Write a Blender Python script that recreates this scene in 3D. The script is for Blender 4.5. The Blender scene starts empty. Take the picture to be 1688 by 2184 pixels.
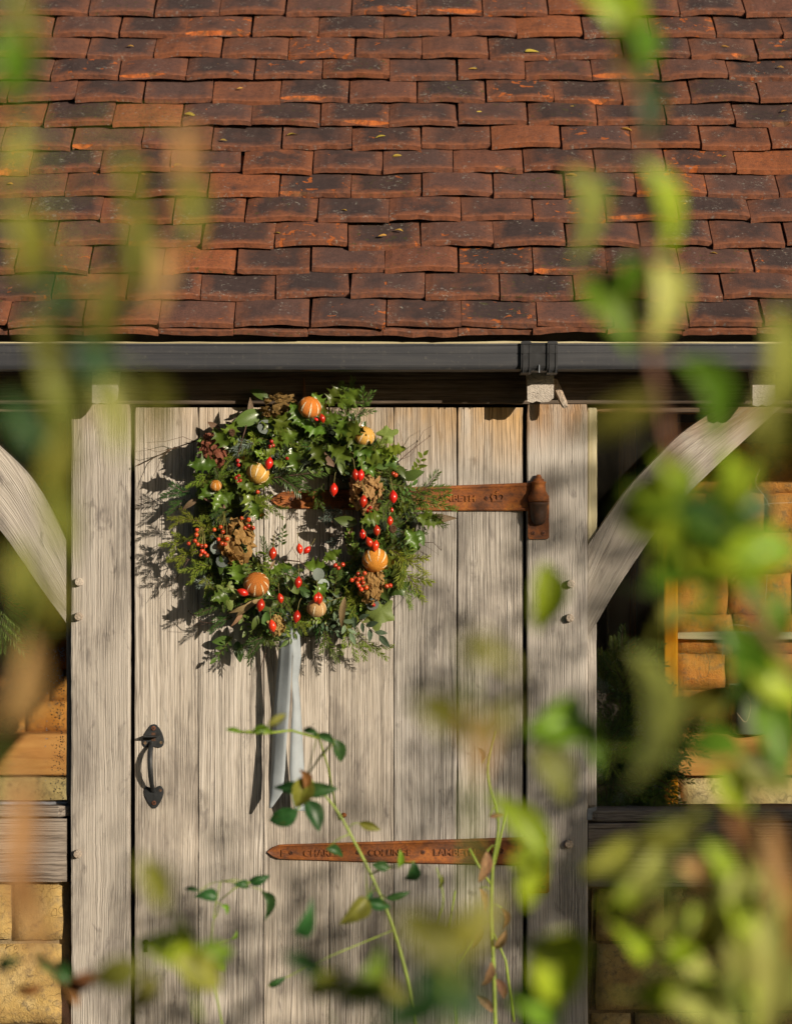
import bpy, bmesh, math, random
from mathutils import Vector, Matrix, noise
R = math.radians
rnd = random.Random(7)
sc = bpy.context.scene

# ------------------------------------------------------------------ camera, sky, sun, exposure
S = 1.06e-3          # metres per pixel of the measuring grid (1688 wide) at the door plane
D = 6.5              # camera to door plane
ZC = 1.70            # eye height
def P(px, py, y=0.0):
    """a measured point of the facade, carried to depth y (door face at y = 0)"""
    f = S * (D + y) / D
    return Vector(((px - 844) * f, y, ZC - (py - 1092) * f))
cam = bpy.data.cameras.new('camera'); camo = bpy.data.objects.new('camera', cam)
sc.collection.objects.link(camo); sc.camera = camo
camo.location = (0, -D, ZC); camo.rotation_euler = (R(90), 0, 0)
cam.sensor_fit = 'HORIZONTAL'; cam.sensor_width = 24
cam.lens = 24 * D / (1688 * S)
cam.clip_start = 0.05; cam.clip_end = 400
cam.dof.use_dof = True; cam.dof.focus_distance = D - 0.01; cam.dof.aperture_fstop = 3.6
SUN = Vector((0.92, -1.0, 0.36)).normalized()
w = bpy.data.worlds.new('World'); sc.world = w; w.use_nodes = True
nt = w.node_tree
sky = nt.nodes.new('ShaderNodeTexSky'); sky.sky_type = 'NISHITA'; sky.sun_disc = False
sky.sun_elevation = math.asin(SUN.z); sky.sun_rotation = math.atan2(SUN.x, SUN.y)
nt.links.new(sky.outputs[0], nt.nodes['Background'].inputs[0])
nt.nodes['Background'].inputs[1].default_value = 0.05
sl = bpy.data.lights.new('sun', 'SUN'); slo = bpy.data.objects.new('sun', sl)
sc.collection.objects.link(slo)
sl.energy = 5.0; sl.angle = R(0.55); sl.color = (1.0, 0.87, 0.70)
slo.location = SUN * 20
slo.rotation_euler = SUN.to_track_quat('Z', 'Y').to_euler()
sc.view_settings.view_transform = 'Standard'; sc.view_settings.look = 'None'
sc.view_settings.exposure = 0.12; sc.view_settings.gamma = 1.0
sc.cycles.adaptive_threshold = 0.025; sc.cycles.max_bounces = 5; sc.cycles.diffuse_bounces = 3; sc.cycles.transparent_max_bounces = 12

# ------------------------------------------------------------------ node helpers
class NT:
    def __init__(s, name):
        s.m = bpy.data.materials.new(name); s.m.use_nodes = True
        s.t = s.m.node_tree; s.b = s.t.nodes['Principled BSDF']; s.o = s.t.nodes['Material Output']
    def n(s, typ, ins=None, **kw):
        n = s.t.nodes.new('ShaderNode' + typ)
        for k, v in kw.items(): setattr(n, k, v)
        for k, v in (ins or {}).items(): s.set(n.inputs[k], v)
        return n
    def set(s, sock, v):
        if isinstance(v, bpy.types.NodeSocket): s.t.links.new(v, sock)
        else: sock.default_value = v
    def math(s, op, a, b=0.0, c=0.0, clamp=False):
        n = s.n('Math', {0: a, 1: b, 2: c}, operation=op); n.use_clamp = clamp
        return n.outputs[0]
    def noise(s, vec, scale, detail=3, rough=0.55, dist=0.0, w=None):
        n = s.n('TexNoise', {'Scale': scale, 'Detail': detail, 'Roughness': rough, 'Distortion': dist})
        if w is not None:
            vec = s.n('VectorMath', {0: vec, 1: s.n('CombineXYZ', {0: w, 1: w, 2: w}).outputs[0]}, operation='ADD').outputs[0]
        if vec is not None: s.set(n.inputs['Vector'], vec)
        return n.outputs['Fac']
    def map(s, vec, scale=(1, 1, 1), loc=(0, 0, 0)):
        return s.n('Mapping', {'Vector': vec, 'Scale': scale, 'Location': loc}).outputs[0]
    def ramp(s, fac, stops, interp='LINEAR'):
        n = s.n('ValToRGB', {0: fac}); r = n.color_ramp; r.interpolation = interp
        while len(r.elements) < len(stops): r.elements.new(0.5)
        for e, (p, c) in zip(r.elements, stops):
            e.position = p
            e.color = (c[0], c[1], c[2], 1) if isinstance(c, (tuple, list)) else (c, c, c, 1)
        return n.outputs[0]
    def mix(s, fac, a, b, blend='MIX'):
        n = s.n('Mix', data_type='RGBA', blend_type=blend)
        s.set(n.inputs[0], fac)
        for i, v in ((6, a), (7, b)):
            if isinstance(v, (tuple, list)) and len(v) == 3: v = (*v, 1)
            s.set(n.inputs[i], v)
        return n.outputs[2]
    def bump(s, h, strength=0.5, dist=0.002):
        n = s.n('Bump', {'Height': h, 'Strength': strength, 'Distance': dist})
        s.set(s.b.inputs['Normal'], n.outputs[0]); return n
    def obj(s): return s.n('TexCoord').outputs['Object']
    def rand(s): return s.n('ObjectInfo').outputs['Random']
    def p(s, **kw):
        for k, v in kw.items():
            k = k.replace('_', ' ')
            if k == 'Base Color' and isinstance(v, (tuple, list)) and len(v) == 3: v = (*v, 1)
            s.set(s.b.inputs[k], v)
        return s

def wood(name, c_dark, c_mid, c_pale, fine=170, stain=0.5, fresh=(0.36, 0.19, 0.07), curl=0.0, bump=0.6, contrast=1.0, drift=(0.46, 0.405, 0.34), cracks=False):
    t = NT(name)
    gc = t.n('Attribute', attribute_name='gc').outputs['Vector']
    fr = t.n('Attribute', attribute_name='fresh').outputs['Fac']
    r = t.rand()
    off = t.n('CombineXYZ', {0: t.math('MULTIPLY', r, 13.0), 1: t.math('MULTIPLY', r, 7.0), 2: t.math('MULTIPLY', r, 31.0)}).outputs[0]
    v0 = t.n('VectorMath', {0: gc, 1: off}, operation='ADD').outputs[0]
    # gentle wander of the fibres
    wn = t.n('TexNoise', {'Vector': t.map(v0, (9, 9, 2.2)), 'Scale': 1.0, 'Detail': 2.0}).outputs['Color']
    wv = t.n('VectorMath', {0: wn, 1: (0.5, 0.5, 0.5)}, operation='SUBTRACT').outputs[0]
    wv = t.n('VectorMath', {0: wv, 1: (0.022, 0.012, 0.0)}, operation='MULTIPLY').outputs[0]
    v = t.n('VectorMath', {0: v0, 1: wv}, operation='ADD').outputs[0]
    if curl:
        cw = t.noise(t.map(v0, (14, 14, 45)), 1.0, 1, 0.5)
        cv = t.n('CombineXYZ', {0: t.math('MULTIPLY', cw, curl)}).outputs[0]
        v = t.n('VectorMath', {0: v, 1: cv}, operation='ADD').outputs[0]
    g1 = t.noise(t.map(v, (fine, fine, 2.6)), 1.0, 2, 0.6)
    g2 = t.noise(t.map(v, (fine * 0.3, fine * 0.3, 1.6)), 1.0, 2, 0.55)
    pores = t.noise(t.map(v, (fine * 1.5, fine * 1.5, 24)), 1.0, 1, 0.6)
    blot = t.noise(t.map(v0, (11, 11, 4.2)), 1.0, 5, 0.62, 0.4)
    spots = t.noise(t.map(v0, (34, 34, 15)), 1.0, 4, 0.6, 0.5)
    big = t.noise(t.map(v0, (3.0, 3.0, 1.1)), 1.0, 3, 0.5)
    g = t.math('ADD', t.math('ADD', t.math('MULTIPLY', g1, 0.66), t.math('MULTIPLY', g2, 0.10)), t.math('MULTIPLY', pores, 0.24))
    g = t.math('MULTIPLY_ADD', t.math('SUBTRACT', g, 0.5), 1.5 * contrast, 0.5)
    col = t.ramp(g, [(0.30, c_dark), (0.47, c_mid), (0.68, c_pale)])
    # warm / cool drift
    col = t.mix(t.ramp(big, [(0.35, 0.0), (0.7, 0.55)]), col, drift, 'MIX')
    col = t.mix(t.math('MULTIPLY', t.ramp(g, [(0.30, 1.0), (0.44, 0.0)]), 0.45 * contrast), col, c_dark)
    col = t.mix(t.math('MULTIPLY', t.ramp(blot, [(0.5, 0.0), (0.66, 1.0)]), stain), col, (0.17, 0.15, 0.135), 'MIX')
    col = t.mix(t.math('MULTIPLY', t.ramp(spots, [(0.60, 0.0), (0.70, 1.0)]), stain * 0.85), col, (0.12, 0.105, 0.10), 'MIX')
    if cracks:
        cn = t.noise(t.map(v, (46, 46, 1.3)), 1.0, 2, 0.5)
        ck = t.math('MULTIPLY', t.ramp(t.math('ABSOLUTE', t.math('SUBTRACT', cn, 0.5)), [(0.004, 1.0), (0.012, 0.0)]), t.ramp(blot, [(0.42, 0.0), (0.52, 1.0)]))
        kv = t.n('TexVoronoi', {'Vector': t.map(v, (7, 0.0, 3.0)), 'Scale': 1.0}); 
        kg = t.math('GREATER_THAN', t.n('SeparateXYZ', {0: kv.outputs['Color']}).outputs[0], 0.72)
        kd = t.math('MULTIPLY', kg, t.ramp(t.math('ADD', kv.outputs['Distance'], t.math('MULTIPLY', t.math('SUBTRACT', g2, 0.5), 0.05)), [(0.02, 1.0), (0.05, 0.35), (0.13, 0.0)]))
        col = t.mix(t.math('MULTIPLY', kd, 0.6), col, (0.14, 0.10, 0.075))
        col = t.mix(t.math('MULTIPLY', ck, 0.4), col, (0.07, 0.06, 0.052))
    frm = t.math('MULTIPLY', fr, t.ramp(t.noise(t.map(v0, (20, 20, 5)), 1.0, 4, 0.6), [(0.3, 0.25), (0.6, 1.0)]), clamp=True)
    fcol = t.mix(t.ramp(g, [(0.3, 0.0), (0.65, 1.0)]), tuple(x * 0.45 for x in fresh), tuple(min(1, x * 1.5) for x in fresh))
    col = t.mix(frm, col, fcol)
    hv = t.n('HueSaturation', {'Hue': 0.5, 'Saturation': t.math('MULTIPLY_ADD', r, 0.35, 0.86), 'Value': t.math('MULTIPLY_ADD', t.math('FRACT', t.math('MULTIPLY', r, 37.7)), 0.26, 0.87), 'Color': col}).outputs[0]
    h = g1
    t.p(Base_Color=hv, Roughness=0.83); t.b.inputs['Specular IOR Level'].default_value = 0.25
    t.bump(h, bump, 0.0035)
    return t.m

M = {}
M['door'] = wood('weathered_oak_plank', (0.16, 0.145, 0.13), (0.42, 0.38, 0.33), (0.62, 0.58, 0.525), fine=350, stain=0.62, contrast=0.85, fresh=(0.42, 0.25, 0.09), bump=1.0, cracks=True)
M['post'] = wood('weathered_oak_post', (0.25, 0.225, 0.20), (0.44, 0.40, 0.35), (0.61, 0.57, 0.515), fine=400, stain=0.6, curl=0.003, contrast=0.65, fresh=(0.30, 0.165, 0.065), bump=0.9, drift=(0.47, 0.42, 0.36), cracks=True)
M['beam'] = wood('weathered_oak_beam', (0.075, 0.064, 0.056), (0.18, 0.155, 0.135), (0.31, 0.275, 0.24), fine=300, stain=0.55, curl=0.003, contrast=1.3, bump=0.9, drift=(0.25, 0.21, 0.175), cracks=True)
M['plate'] = wood('shade_darkened_oak_plate', (0.04, 0.028, 0.02), (0.10, 0.07, 0.048), (0.20, 0.145, 0.10), fine=190, stain=0.3, drift=(0.12, 0.08, 0.05))  # brown oak taken darker to deepen the shade under the gutter
M['paleoak'] = wood('pale_oak_moulding', (0.34, 0.28, 0.15), (0.52, 0.45, 0.27), (0.66, 0.60, 0.42), fine=120, stain=0.15, contrast=0.7, drift=(0.5, 0.45, 0.25))
M['orangeoak'] = wood('orange_oak_inside', (0.25, 0.085, 0.012), (0.52, 0.215, 0.035), (0.68, 0.34, 0.075), fine=80, stain=0.12, contrast=0.6, fresh=(0.5, 0.2, 0.03), drift=(0.55, 0.22, 0.03))
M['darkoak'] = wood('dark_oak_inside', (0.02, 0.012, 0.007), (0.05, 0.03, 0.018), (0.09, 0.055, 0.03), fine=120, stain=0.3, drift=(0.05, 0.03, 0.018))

def tile_mat(name, fracture=False):
    t = NT(name); o = t.obj(); r = t.rand()
    W_ = t.math('MULTIPLY', r, 60.0)
    r2 = t.math('FRACT', t.math('MULTIPLY', r, 91.7)); r3 = t.math('FRACT', t.math('MULTIPLY', r, 517.3))
    big = t.noise(o, 17, 4, 0.6, 0.3, W_)
    mid = t.noise(o, 75, 5, 0.72, 0.2, W_)
    fin = t.noise(o, 330, 3, 0.6, 0.0, W_)
    if fracture:
        col = t.ramp(mid, [(0.32, (0.15, 0.045, 0.018)), (0.48, (0.42, 0.105, 0.022)), (0.62, (0.56, 0.155, 0.03)), (0.75, (0.24, 0.085, 0.035))])
        col = t.mix(t.ramp(big, [(0.48, 0.0), (0.6, 0.8)]), col, (0.085, 0.062, 0.035))
        t.p(Base_Color=col, Roughness=0.9); t.bump(t.math('ADD', mid, fin), 0.8, 0.003); return t.m
    s = t.n('SeparateXYZ', {0: o})
    x, y = s.outputs[0], s.outputs[1]
    ex = t.math('DIVIDE', t.math('ABSOLUTE', x), 0.0825)                      # 0 centre .. 1 side
    # fired colour of this tile
    base = t.ramp(r2, [(0.0, (0.19, 0.082, 0.052)), (0.2, (0.105, 0.064, 0.058)), (0.4, (0.25, 0.090, 0.048)), (0.6, (0.125, 0.072, 0.062)), (0.8, (0.17, 0.078, 0.054)), (1.0, (0.36, 0.115, 0.042))])
    base = t.mix(t.ramp(t.math('ADD', t.math('MULTIPLY', fin, 0.5), t.math('MULTIPLY', mid, 0.5)), [(0.36, 0.75), (0.5, 0.25), (0.62, 0.0)]), base, (0.052, 0.034, 0.030))
    edge = t.ramp(t.math('ADD', ex, t.math('MULTIPLY', t.math('SUBTRACT', big, 0.5), 0.9)), [(0.62, 0.0), (1.02, 1.0)])
    lowe = t.ramp(t.math('ADD', t.math('MULTIPLY', y, 22.0), t.math('MULTIPLY', t.math('SUBTRACT', big, 0.5), 1.2)), [(0.05, 1.0), (0.55, 0.0)])
    wear = t.math('MAXIMUM', t.math('MULTIPLY', edge, 0.65), t.math('MULTIPLY', lowe, 0.75))
    dk = t.math('ADD', big, t.math('MULTIPLY', t.math('SUBTRACT', r3, 0.45), 0.62))
    soot = t.math('MULTIPLY', t.ramp(t.math('ADD', dk, t.math('MULTIPLY', t.math('SUBTRACT', mid, 0.5), 0.5)), [(0.34, 0.0), (0.62, 0.9)]), t.math('SUBTRACT', 1.0, t.math('MULTIPLY', wear, 0.9)), clamp=True)
    col = t.mix(soot, base, t.mix(mid, (0.026, 0.020, 0.021), (0.078, 0.054, 0.050)))
    col = t.mix(t.math('MULTIPLY', wear, t.ramp(mid, [(0.35, 0.2), (0.65, 0.9)])), col, (0.30, 0.105, 0.045))
    # spalled faces, bright clay
    sp = t.noise(o, 38, 4, 0.55, 0.6, t.math('ADD', W_, 9.0))
    spt = t.math('SUBTRACT', sp, t.math('MULTIPLY', t.ramp(t.math('FRACT', t.math('MULTIPLY', r, 233.1)), [(0.72, 0.0), (1.0, 0.12)]), -1.0))
    sp_m = t.ramp(spt, [(0.70, 0.0), (0.72, 1.0)])
    col = t.mix(t.math('MULTIPLY', sp_m, 0.85), col, t.mix(mid, (0.34, 0.085, 0.02), (0.55, 0.155, 0.035)))
    # lichen
    vo = t.n('TexVoronoi', {'Vector': o, 'Scale': 70.0, 'Randomness': 1.0}); 
    li = t.noise(o, 24, 3, 0.5, 0.0, t.math('ADD', W_, 3.3))
    lm = t.math('MULTIPLY', t.ramp(t.math('ADD', vo.outputs['Distance'], t.math('MULTIPLY', t.math('SUBTRACT', mid, 0.5), 1.3)), [(0.06, 1.0), (0.22, 0.0)]), t.ramp(li, [(0.47, 0.0), (0.58, 1.0)]))
    col = t.mix(t.math('MULTIPLY', lm, 0.6), col, (0.25, 0.22, 0.20))
    lm2 = t.math('MULTIPLY', t.ramp(t.noise(o, 120, 5, 0.75, 0.3, W_), [(0.57, 0.0), (0.63, 1.0)]), t.ramp(t.math('ADD', li, t.math('MULTIPLY', r3, 0.12)), [(0.62, 0.0), (0.70, 1.0)]))
    col = t.mix(t.math('MULTIPLY', lm2, 0.7), col, (0.36, 0.35, 0.29))
    mo = t.math('MULTIPLY', t.ramp(t.noise(o, 75, 4, 0.6, 0.0, t.math('ADD', W_, 21.0)), [(0.60, 0.0), (0.68, 1.0)]), t.ramp(t.math('FRACT', t.math('MULTIPLY', r, 77.1)), [(0.6, 0.0), (0.9, 0.8)]))
    col = t.mix(mo, col, (0.075, 0.075, 0.022))
    t.p(Base_Color=col, Roughness=0.88); t.b.inputs['Specular IOR Level'].default_value = 0.22
    h = t.math('ADD', t.math('ADD', t.math('MULTIPLY', mid, 0.8), t.math('MULTIPLY', fin, 0.35)), t.math('MULTIPLY', sp_m, -0.6))
    t.bump(h, 0.55, 0.004)
    return t.m
M['tile'] = tile_mat('clay_tile'); M['clay'] = tile_mat('fractured_clay', True)

def stone_mat(name, a, b, c, crk=0.4):
    t = NT(name); o = t.obj(); W_ = t.math('MULTIPLY', t.rand(), 40.0)
    n1 = t.noise(o, 9, 5, 0.6, 0.5, W_); n2 = t.noise(o, 55, 6, 0.7, 0.2, W_); n3 = t.noise(o, 260, 3, 0.6, 0, W_)
    col = t.ramp(n1, [(0.3, a), (0.5, b), (0.72, c)])
    col = t.mix(t.ramp(n2, [(0.5, 0.0), (0.68, 0.75)]), col, (0.15, 0.12, 0.075))
    col = t.mix(t.ramp(n3, [(0.62, 0.0), (0.75, 0.5)]), col, (0.08, 0.06, 0.04))
    ck = t.n('TexVoronoi', {'Vector': t.n('VectorMath', {0: o, 1: t.n('TexNoise', {'Vector': o, 'Scale': 12.0}).outputs['Color']}, operation='ADD').outputs[0], 'Scale': 4.5}, feature='DISTANCE_TO_EDGE').outputs[0]
    crack = t.ramp(ck, [(0.0, 0.0), (0.012, 1.0)])
    col = t.mix(t.math('MAXIMUM', t.math('MULTIPLY_ADD', crack, crk, 1.0 - crk), t.ramp(n1, [(0.42, 1.0), (0.56, 0.0)])), tuple(x * 0.5 for x in a), col)
    t.p(Base_Color=col, Roughness=0.92); t.bump(t.math('ADD', t.math('ADD', n2, t.math('MULTIPLY', n3, 0.4)), t.math('MULTIPLY', crack, crk)), 0.9, 0.006)
    return t.m
M['stone'] = stone_mat('yellow_sandstone', (0.33, 0.21, 0.075), (0.47, 0.315, 0.105), (0.54, 0.40, 0.18))
M['stone2'] = stone_mat('pale_inner_stone', (0.42, 0.30, 0.13), (0.55, 0.42, 0.20), (0.64, 0.53, 0.30))
M['amber'] = stone_mat('amber_block', (0.36, 0.13, 0.022), (0.52, 0.22, 0.04), (0.60, 0.30, 0.08), 0.0)
M['mortar'] = stone_mat('sandy_mortar', (0.17, 0.125, 0.065), (0.23, 0.175, 0.095), (0.28, 0.215, 0.125), 0.0)

def simple(name, col, rough=0.6, var=0.25, scale=60, bump=0.25, metal=0.0, spec=0.5, col2=None, trans=0.0, dist=0.002, coat=0.0, hue=0.0, vein=False):
    t = NT(name); o = t.obj(); r = t.rand()
    n = t.noise(o, scale, 4, 0.6, 0.2, t.math('MULTIPLY', r, 40.0))
    c2 = col2 or tuple(min(1, x * (1 + var * 1.6)) for x in col); c1 = col if col2 else tuple(x * (1 - var) for x in col)
    c = t.ramp(n, [(0.33, c1), (0.68, c2)])
    if hue:
        c = t.n('HueSaturation', {'Hue': t.math('MULTIPLY_ADD', t.math('SUBTRACT', r, 0.5), hue, 0.5), 'Saturation': 1.0, 'Value': t.math('MULTIPLY_ADD', t.math('FRACT', t.math('MULTIPLY', r, 43.1)), 0.7, 0.65), 'Color': c}).outputs[0]
    if vein:
        sp = t.n('SeparateXYZ', {0: o}); ay = t.math('ABSOLUTE', sp.outputs[1])
        sv = t.math('SINE', t.math('MULTIPLY', t.math('SUBTRACT', sp.outputs[0], t.math('MULTIPLY', ay, 0.9)), 52.0))
        vm = t.math('MAXIMUM', t.ramp(ay, [(0.008, 1.0), (0.03, 0.0)]), t.math('MULTIPLY', t.ramp(sv, [(0.86, 0.0), (0.98, 1.0)]), 0.55))
        c = t.mix(t.math('MULTIPLY', vm, 0.35), c, tuple(min(1, x * 2.0 + 0.04) for x in col))
        bl = t.noise(o, 3.2, 4, 0.65, 0.3, t.math('MULTIPLY', r, 40.0))
        c = t.mix(t.math('MULTIPLY', t.ramp(bl, [(0.60, 0.0), (0.72, 1.0)]), 0.6), c, (0.16, 0.10, 0.02))
        n = t.math('SUBTRACT', n, t.math('MULTIPLY', vm, 0.7))
    t.p(Base_Color=c, Roughness=rough, Metallic=metal); t.b.inputs['Specular IOR Level'].default_value = spec
    if coat: t.b.inputs['Coat Weight'].default_value = coat; t.b.inputs['Coat Roughness'].default_value = 0.12
    if bump: t.bump(n, bump, dist)
    if trans:
        tl = t.n('BsdfTranslucent', {'Color': t.mix(0.6, c, (0.5, 0.62, 0.03), 'MULTIPLY') if False else c})
        mx = t.n('MixShader', {0: trans, 1: t.b.outputs[0], 2: tl.outputs[0]})
        t.t.links.new(mx.outputs[0], t.o.inputs[0])
    return t.m

def rust_mat():
    t = NT('rusty_iron'); o = t.obj(); W_ = t.math('MULTIPLY', t.rand(), 30.0)
    n1 = t.noise(t.map(o, (1, 1, 2)), 14, 5, 0.65, 0.4, W_); n2 = t.noise(o, 120, 5, 0.7, 0.0, W_)
    col = t.ramp(n1, [(0.28, (0.055, 0.028, 0.018)), (0.42, (0.20, 0.072, 0.026)), (0.56, (0.36, 0.115, 0.024)), (0.72, (0.52, 0.20, 0.036))])
    col = t.mix(t.ramp(n2, [(0.48, 0.0), (0.7, 0.75)]), col, (0.075, 0.034, 0.022))
    t.p(Base_Color=col, Roughness=0.72, Metallic=0.15); t.bump(n2, 0.5, 0.002)
    return t.m
M['rust'] = rust_mat()
M['darkiron'] = simple('blackened_rusty_iron', (0.03, 0.022, 0.018), 0.6, col2=(0.13, 0.055, 0.025), scale=40, metal=0.2)
M['iron'] = simple('black_painted_iron', (0.022, 0.024, 0.026), 0.5, 0.35, 90, 0.3, spec=0.4)
M['screw'] = simple('rusty_screw', (0.16, 0.06, 0.03), 0.6, 0.4, 300, 0.3, metal=0.3)
def gutter_mat():
    t = NT('grey_plastic_gutter'); o = t.obj()
    n = t.noise(t.map(o, (3, 60, 300)), 1, 4, 0.6); n2 = t.noise(t.map(o, (5, 20, 40)), 1, 5, 0.6)
    col = t.ramp(n, [(0.3, (0.030, 0.032, 0.038)), (0.7, (0.048, 0.050, 0.056))])
    col = t.mix(t.ramp(n2, [(0.5, 0.0), (0.75, 0.35)]), col, (0.085, 0.082, 0.078))
    st = t.noise(t.map(o, (70, 3, 6)), 1, 4, 0.65)
    col = t.mix(t.math('MULTIPLY', t.ramp(st, [(0.58, 0.0), (0.74, 1.0)]), 0.25), col, (0.11, 0.10, 0.085))
    col = t.mix(t.math('MULTIPLY', t.ramp(t.noise(o, 90, 4, 0.7), [(0.60, 0.0), (0.68, 1.0)]), 0.35), col, (0.16, 0.15, 0.12))
    t.p(Base_Color=col, Roughness=t.math('MULTIPLY_ADD', n2, 0.25, 0.36)); t.bump(n, 0.06, 0.001)
    return t.m
M['gutter'] = gutter_mat()
M['clip'] = simple('black_plastic_clip', (0.022, 0.023, 0.025), 0.42, 0.3, 60, 0.1)
M['lead'] = simple('grey_lead_strip', (0.22, 0.24, 0.27), 0.5, 0.3, 30, 0.3, metal=0.3)
M['ground'] = simple('dark_garden_ground', (0.055, 0.055, 0.028), 0.95, 0.5, 25, 0.6)  # ground colour kept dark so less light bounces onto the facade
M['plaster'] = simple('off_white_panel', (0.55, 0.53, 0.47), 0.8, 0.1, 10, 0.1)
M['dark'] = simple('dark_room_and_light_stop', (0.02, 0.014, 0.010), 0.9, 0.3, 10, 0.0)  # near-black for the room shell, added light stops and small slots
def glass_mat():
    t = NT('window_glass'); o = t.obj()
    fr = t.math('MULTIPLY_ADD', t.math('POWER', t.n('LayerWeight', {'Blend': 0.5}).outputs['Facing'], 4.0), 0.5, 0.018)
    gl = t.n('BsdfGlossy', {'Roughness': 0.02}); tr = t.n('BsdfTransparent', {'Color': (0.94, 0.95, 0.93, 1)})
    bm_ = t.n('Bump', {'Height': t.noise(o, 4, 2), 'Strength': 0.08, 'Distance': 0.01})
    t.set(gl.inputs['Normal'], bm_.outputs[0])
    df = t.n('BsdfDiffuse', {'Color': (0.6, 0.55, 0.45, 1)})
    dirt = t.math('MULTIPLY', t.ramp(t.noise(t.map(o, (6, 6, 2)), 1, 4), [(0.45, 0.0), (0.8, 0.018)]), 1.0)
    m1 = t.n('MixShader', {0: fr, 1: tr.outputs[0], 2: gl.outputs[0]})
    m2 = t.n('MixShader', {0: dirt, 1: m1.outputs[0], 2: df.outputs[0]})
    t.t.links.new(m2.outputs[0], t.o.inputs[0]); return t.m
M['glass'] = glass_mat()

# foliage and wreath
def leafm(name, col, rough=0.42, trans=0.25, hue=0.05, var=0.28, coat=0.0, scale=90, vein=False):
    return simple(name, col, rough, var, scale, 0.25, spec=0.4, trans=trans, hue=hue, dist=0.001, coat=coat, vein=vein)
M['fir'] = leafm('fir_needles', (0.088, 0.142, 0.020), 0.5, 0.15)
M['firlight'] = leafm('light_fir_needles', (0.180, 0.235, 0.026), 0.5, 0.25)
M['yew'] = leafm('dark_yew_needles', (0.042, 0.085, 0.018), 0.4, 0.1)
M['bluefir'] = leafm('silver_fir_needles', (0.115, 0.150, 0.120), 0.5, 0.1)
M['holly'] = leafm('holly_leaf', (0.085, 0.132, 0.015), 0.34, 0.12, coat=0.12)
M['hollylime'] = leafm('yellow_green_holly', (0.16, 0.21, 0.022), 0.36, 0.25, coat=0.1)
M['bay'] = leafm('laurel_leaf', (0.080, 0.132, 0.028), 0.36, 0.2, coat=0.1)
M['box'] = leafm('box_leaf', (0.125, 0.200, 0.024), 0.4, 0.25)
M['ivy'] = leafm('pale_ivy_leaf', (0.20, 0.25, 0.060), 0.5, 0.3)
M['euc'] = leafm('grey_eucalyptus', (0.21, 0.25, 0.22), 0.6, 0.15)
M['sage'] = leafm('sage_leaf', (0.10, 0.155, 0.085), 0.55, 0.2)
M['feather'] = leafm('brown_feather', (0.10, 0.062, 0.035), 0.65, 0.05, var=0.7, scale=240)
M['drystrap'] = leafm('dry_strap_leaf', (0.22, 0.14, 0.07), 0.7, 0.1)
M['hydra'] = leafm('dried_hydrangea', (0.29, 0.135, 0.052), 0.75, 0.25, hue=0.06, var=0.4)
M['hydrapale'] = leafm('pale_dried_hydrangea', (0.40, 0.225, 0.088), 0.75, 0.25, hue=0.05, var=0.4)
M['hip'] = simple('red_rosehip', (0.50, 0.022, 0.008), 0.28, 0.35, 160, 0.12, coat=0.3, hue=0.008)
M['hiptip'] = simple('dark_hip_tip', (0.05, 0.02, 0.012), 0.7)
M['berry'] = simple('orange_red_berry', (0.48, 0.055, 0.012), 0.3, 0.35, 160, 0.1, coat=0.25, hue=0.015)
M['redberry'] = simple('holly_berry', (0.40, 0.012, 0.010), 0.2, 0.2, 90, 0.05, coat=0.5)
M['orange'] = simple('dried_orange_rind', (0.52, 0.18, 0.018), 0.6, 0.4, 90, 0.9, hue=0.02)
M['orangeyel'] = simple('dried_yellow_rind', (0.56, 0.31, 0.055), 0.65, 0.25, 300, 0.5)
M['orangetan'] = simple('dried_tan_rind', (0.42, 0.25, 0.095), 0.7, 0.25, 200, 0.5)
M['pith'] = simple('pale_pith', (0.72, 0.60, 0.38), 0.8, 0.15, 100, 0.2)
M['twig'] = simple('dark_twig', (0.075, 0.040, 0.026), 0.7, 0.4, 80, 0.2)
M['stalk'] = simple('olive_stalk', (0.16, 0.14, 0.035), 0.6, 0.3, 80, 0.1)
M['cone'] = simple('brown_pine_cone', (0.11, 0.055, 0.028), 0.75, 0.5, 80, 0.3)
M['moss'] = simple('dark_moss_base', (0.018, 0.028, 0.010), 0.95, 0.6, 60, 0.8)
M['ribbon'] = simple('pale_grey_satin', (0.46, 0.51, 0.54), 0.36, 0.08, 20, 0.05, spec=0.5, trans=0.35)
# near plants
M['lime'] = leafm('lime_leaf', (0.27, 0.36, 0.018), 0.45, 0.22, hue=0.02, var=0.2, scale=5, vein=True)
M['green'] = leafm('green_leaf', (0.135, 0.25, 0.018), 0.4, 0.22, hue=0.03, var=0.25, scale=5, vein=True)
M['deep'] = leafm('deep_green_leaf', (0.030, 0.088, 0.022), 0.4, 0.2, hue=0.03, scale=5, vein=True)
M['pale'] = leafm('pale_yellow_leaf', (0.40, 0.43, 0.11), 0.5, 0.22, hue=0.02, var=0.15, scale=5, vein=True)
M['olive'] = leafm('olive_leaf', (0.20, 0.205, 0.030), 0.5, 0.22, hue=0.03, scale=5, vein=True)
M['tan'] = leafm('tan_leaf', (0.36, 0.22, 0.085), 0.6, 0.22, hue=0.02, scale=5, vein=True)
M['dry'] = leafm('curled_dry_leaf', (0.19, 0.105, 0.052), 0.75, 0.15, hue=0.03, var=0.5, scale=9)
M['rustleaf'] = leafm('rust_leaf', (0.21, 0.088, 0.026), 0.6, 0.3, hue=0.02, scale=5, vein=True)
M['brownstem'] = simple('brown_woody_stem', (0.17, 0.080, 0.045), 0.7, 0.3, 40, 0.2)
M['greenstem'] = simple('green_stem', (0.20, 0.27, 0.035), 0.5, 0.25, 40, 0.1)
M['fallen'] = leafm('fallen_yellow_leaf', (0.46, 0.30, 0.055), 0.6, 0.2, hue=0.05)
M['jar'] = None
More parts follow.
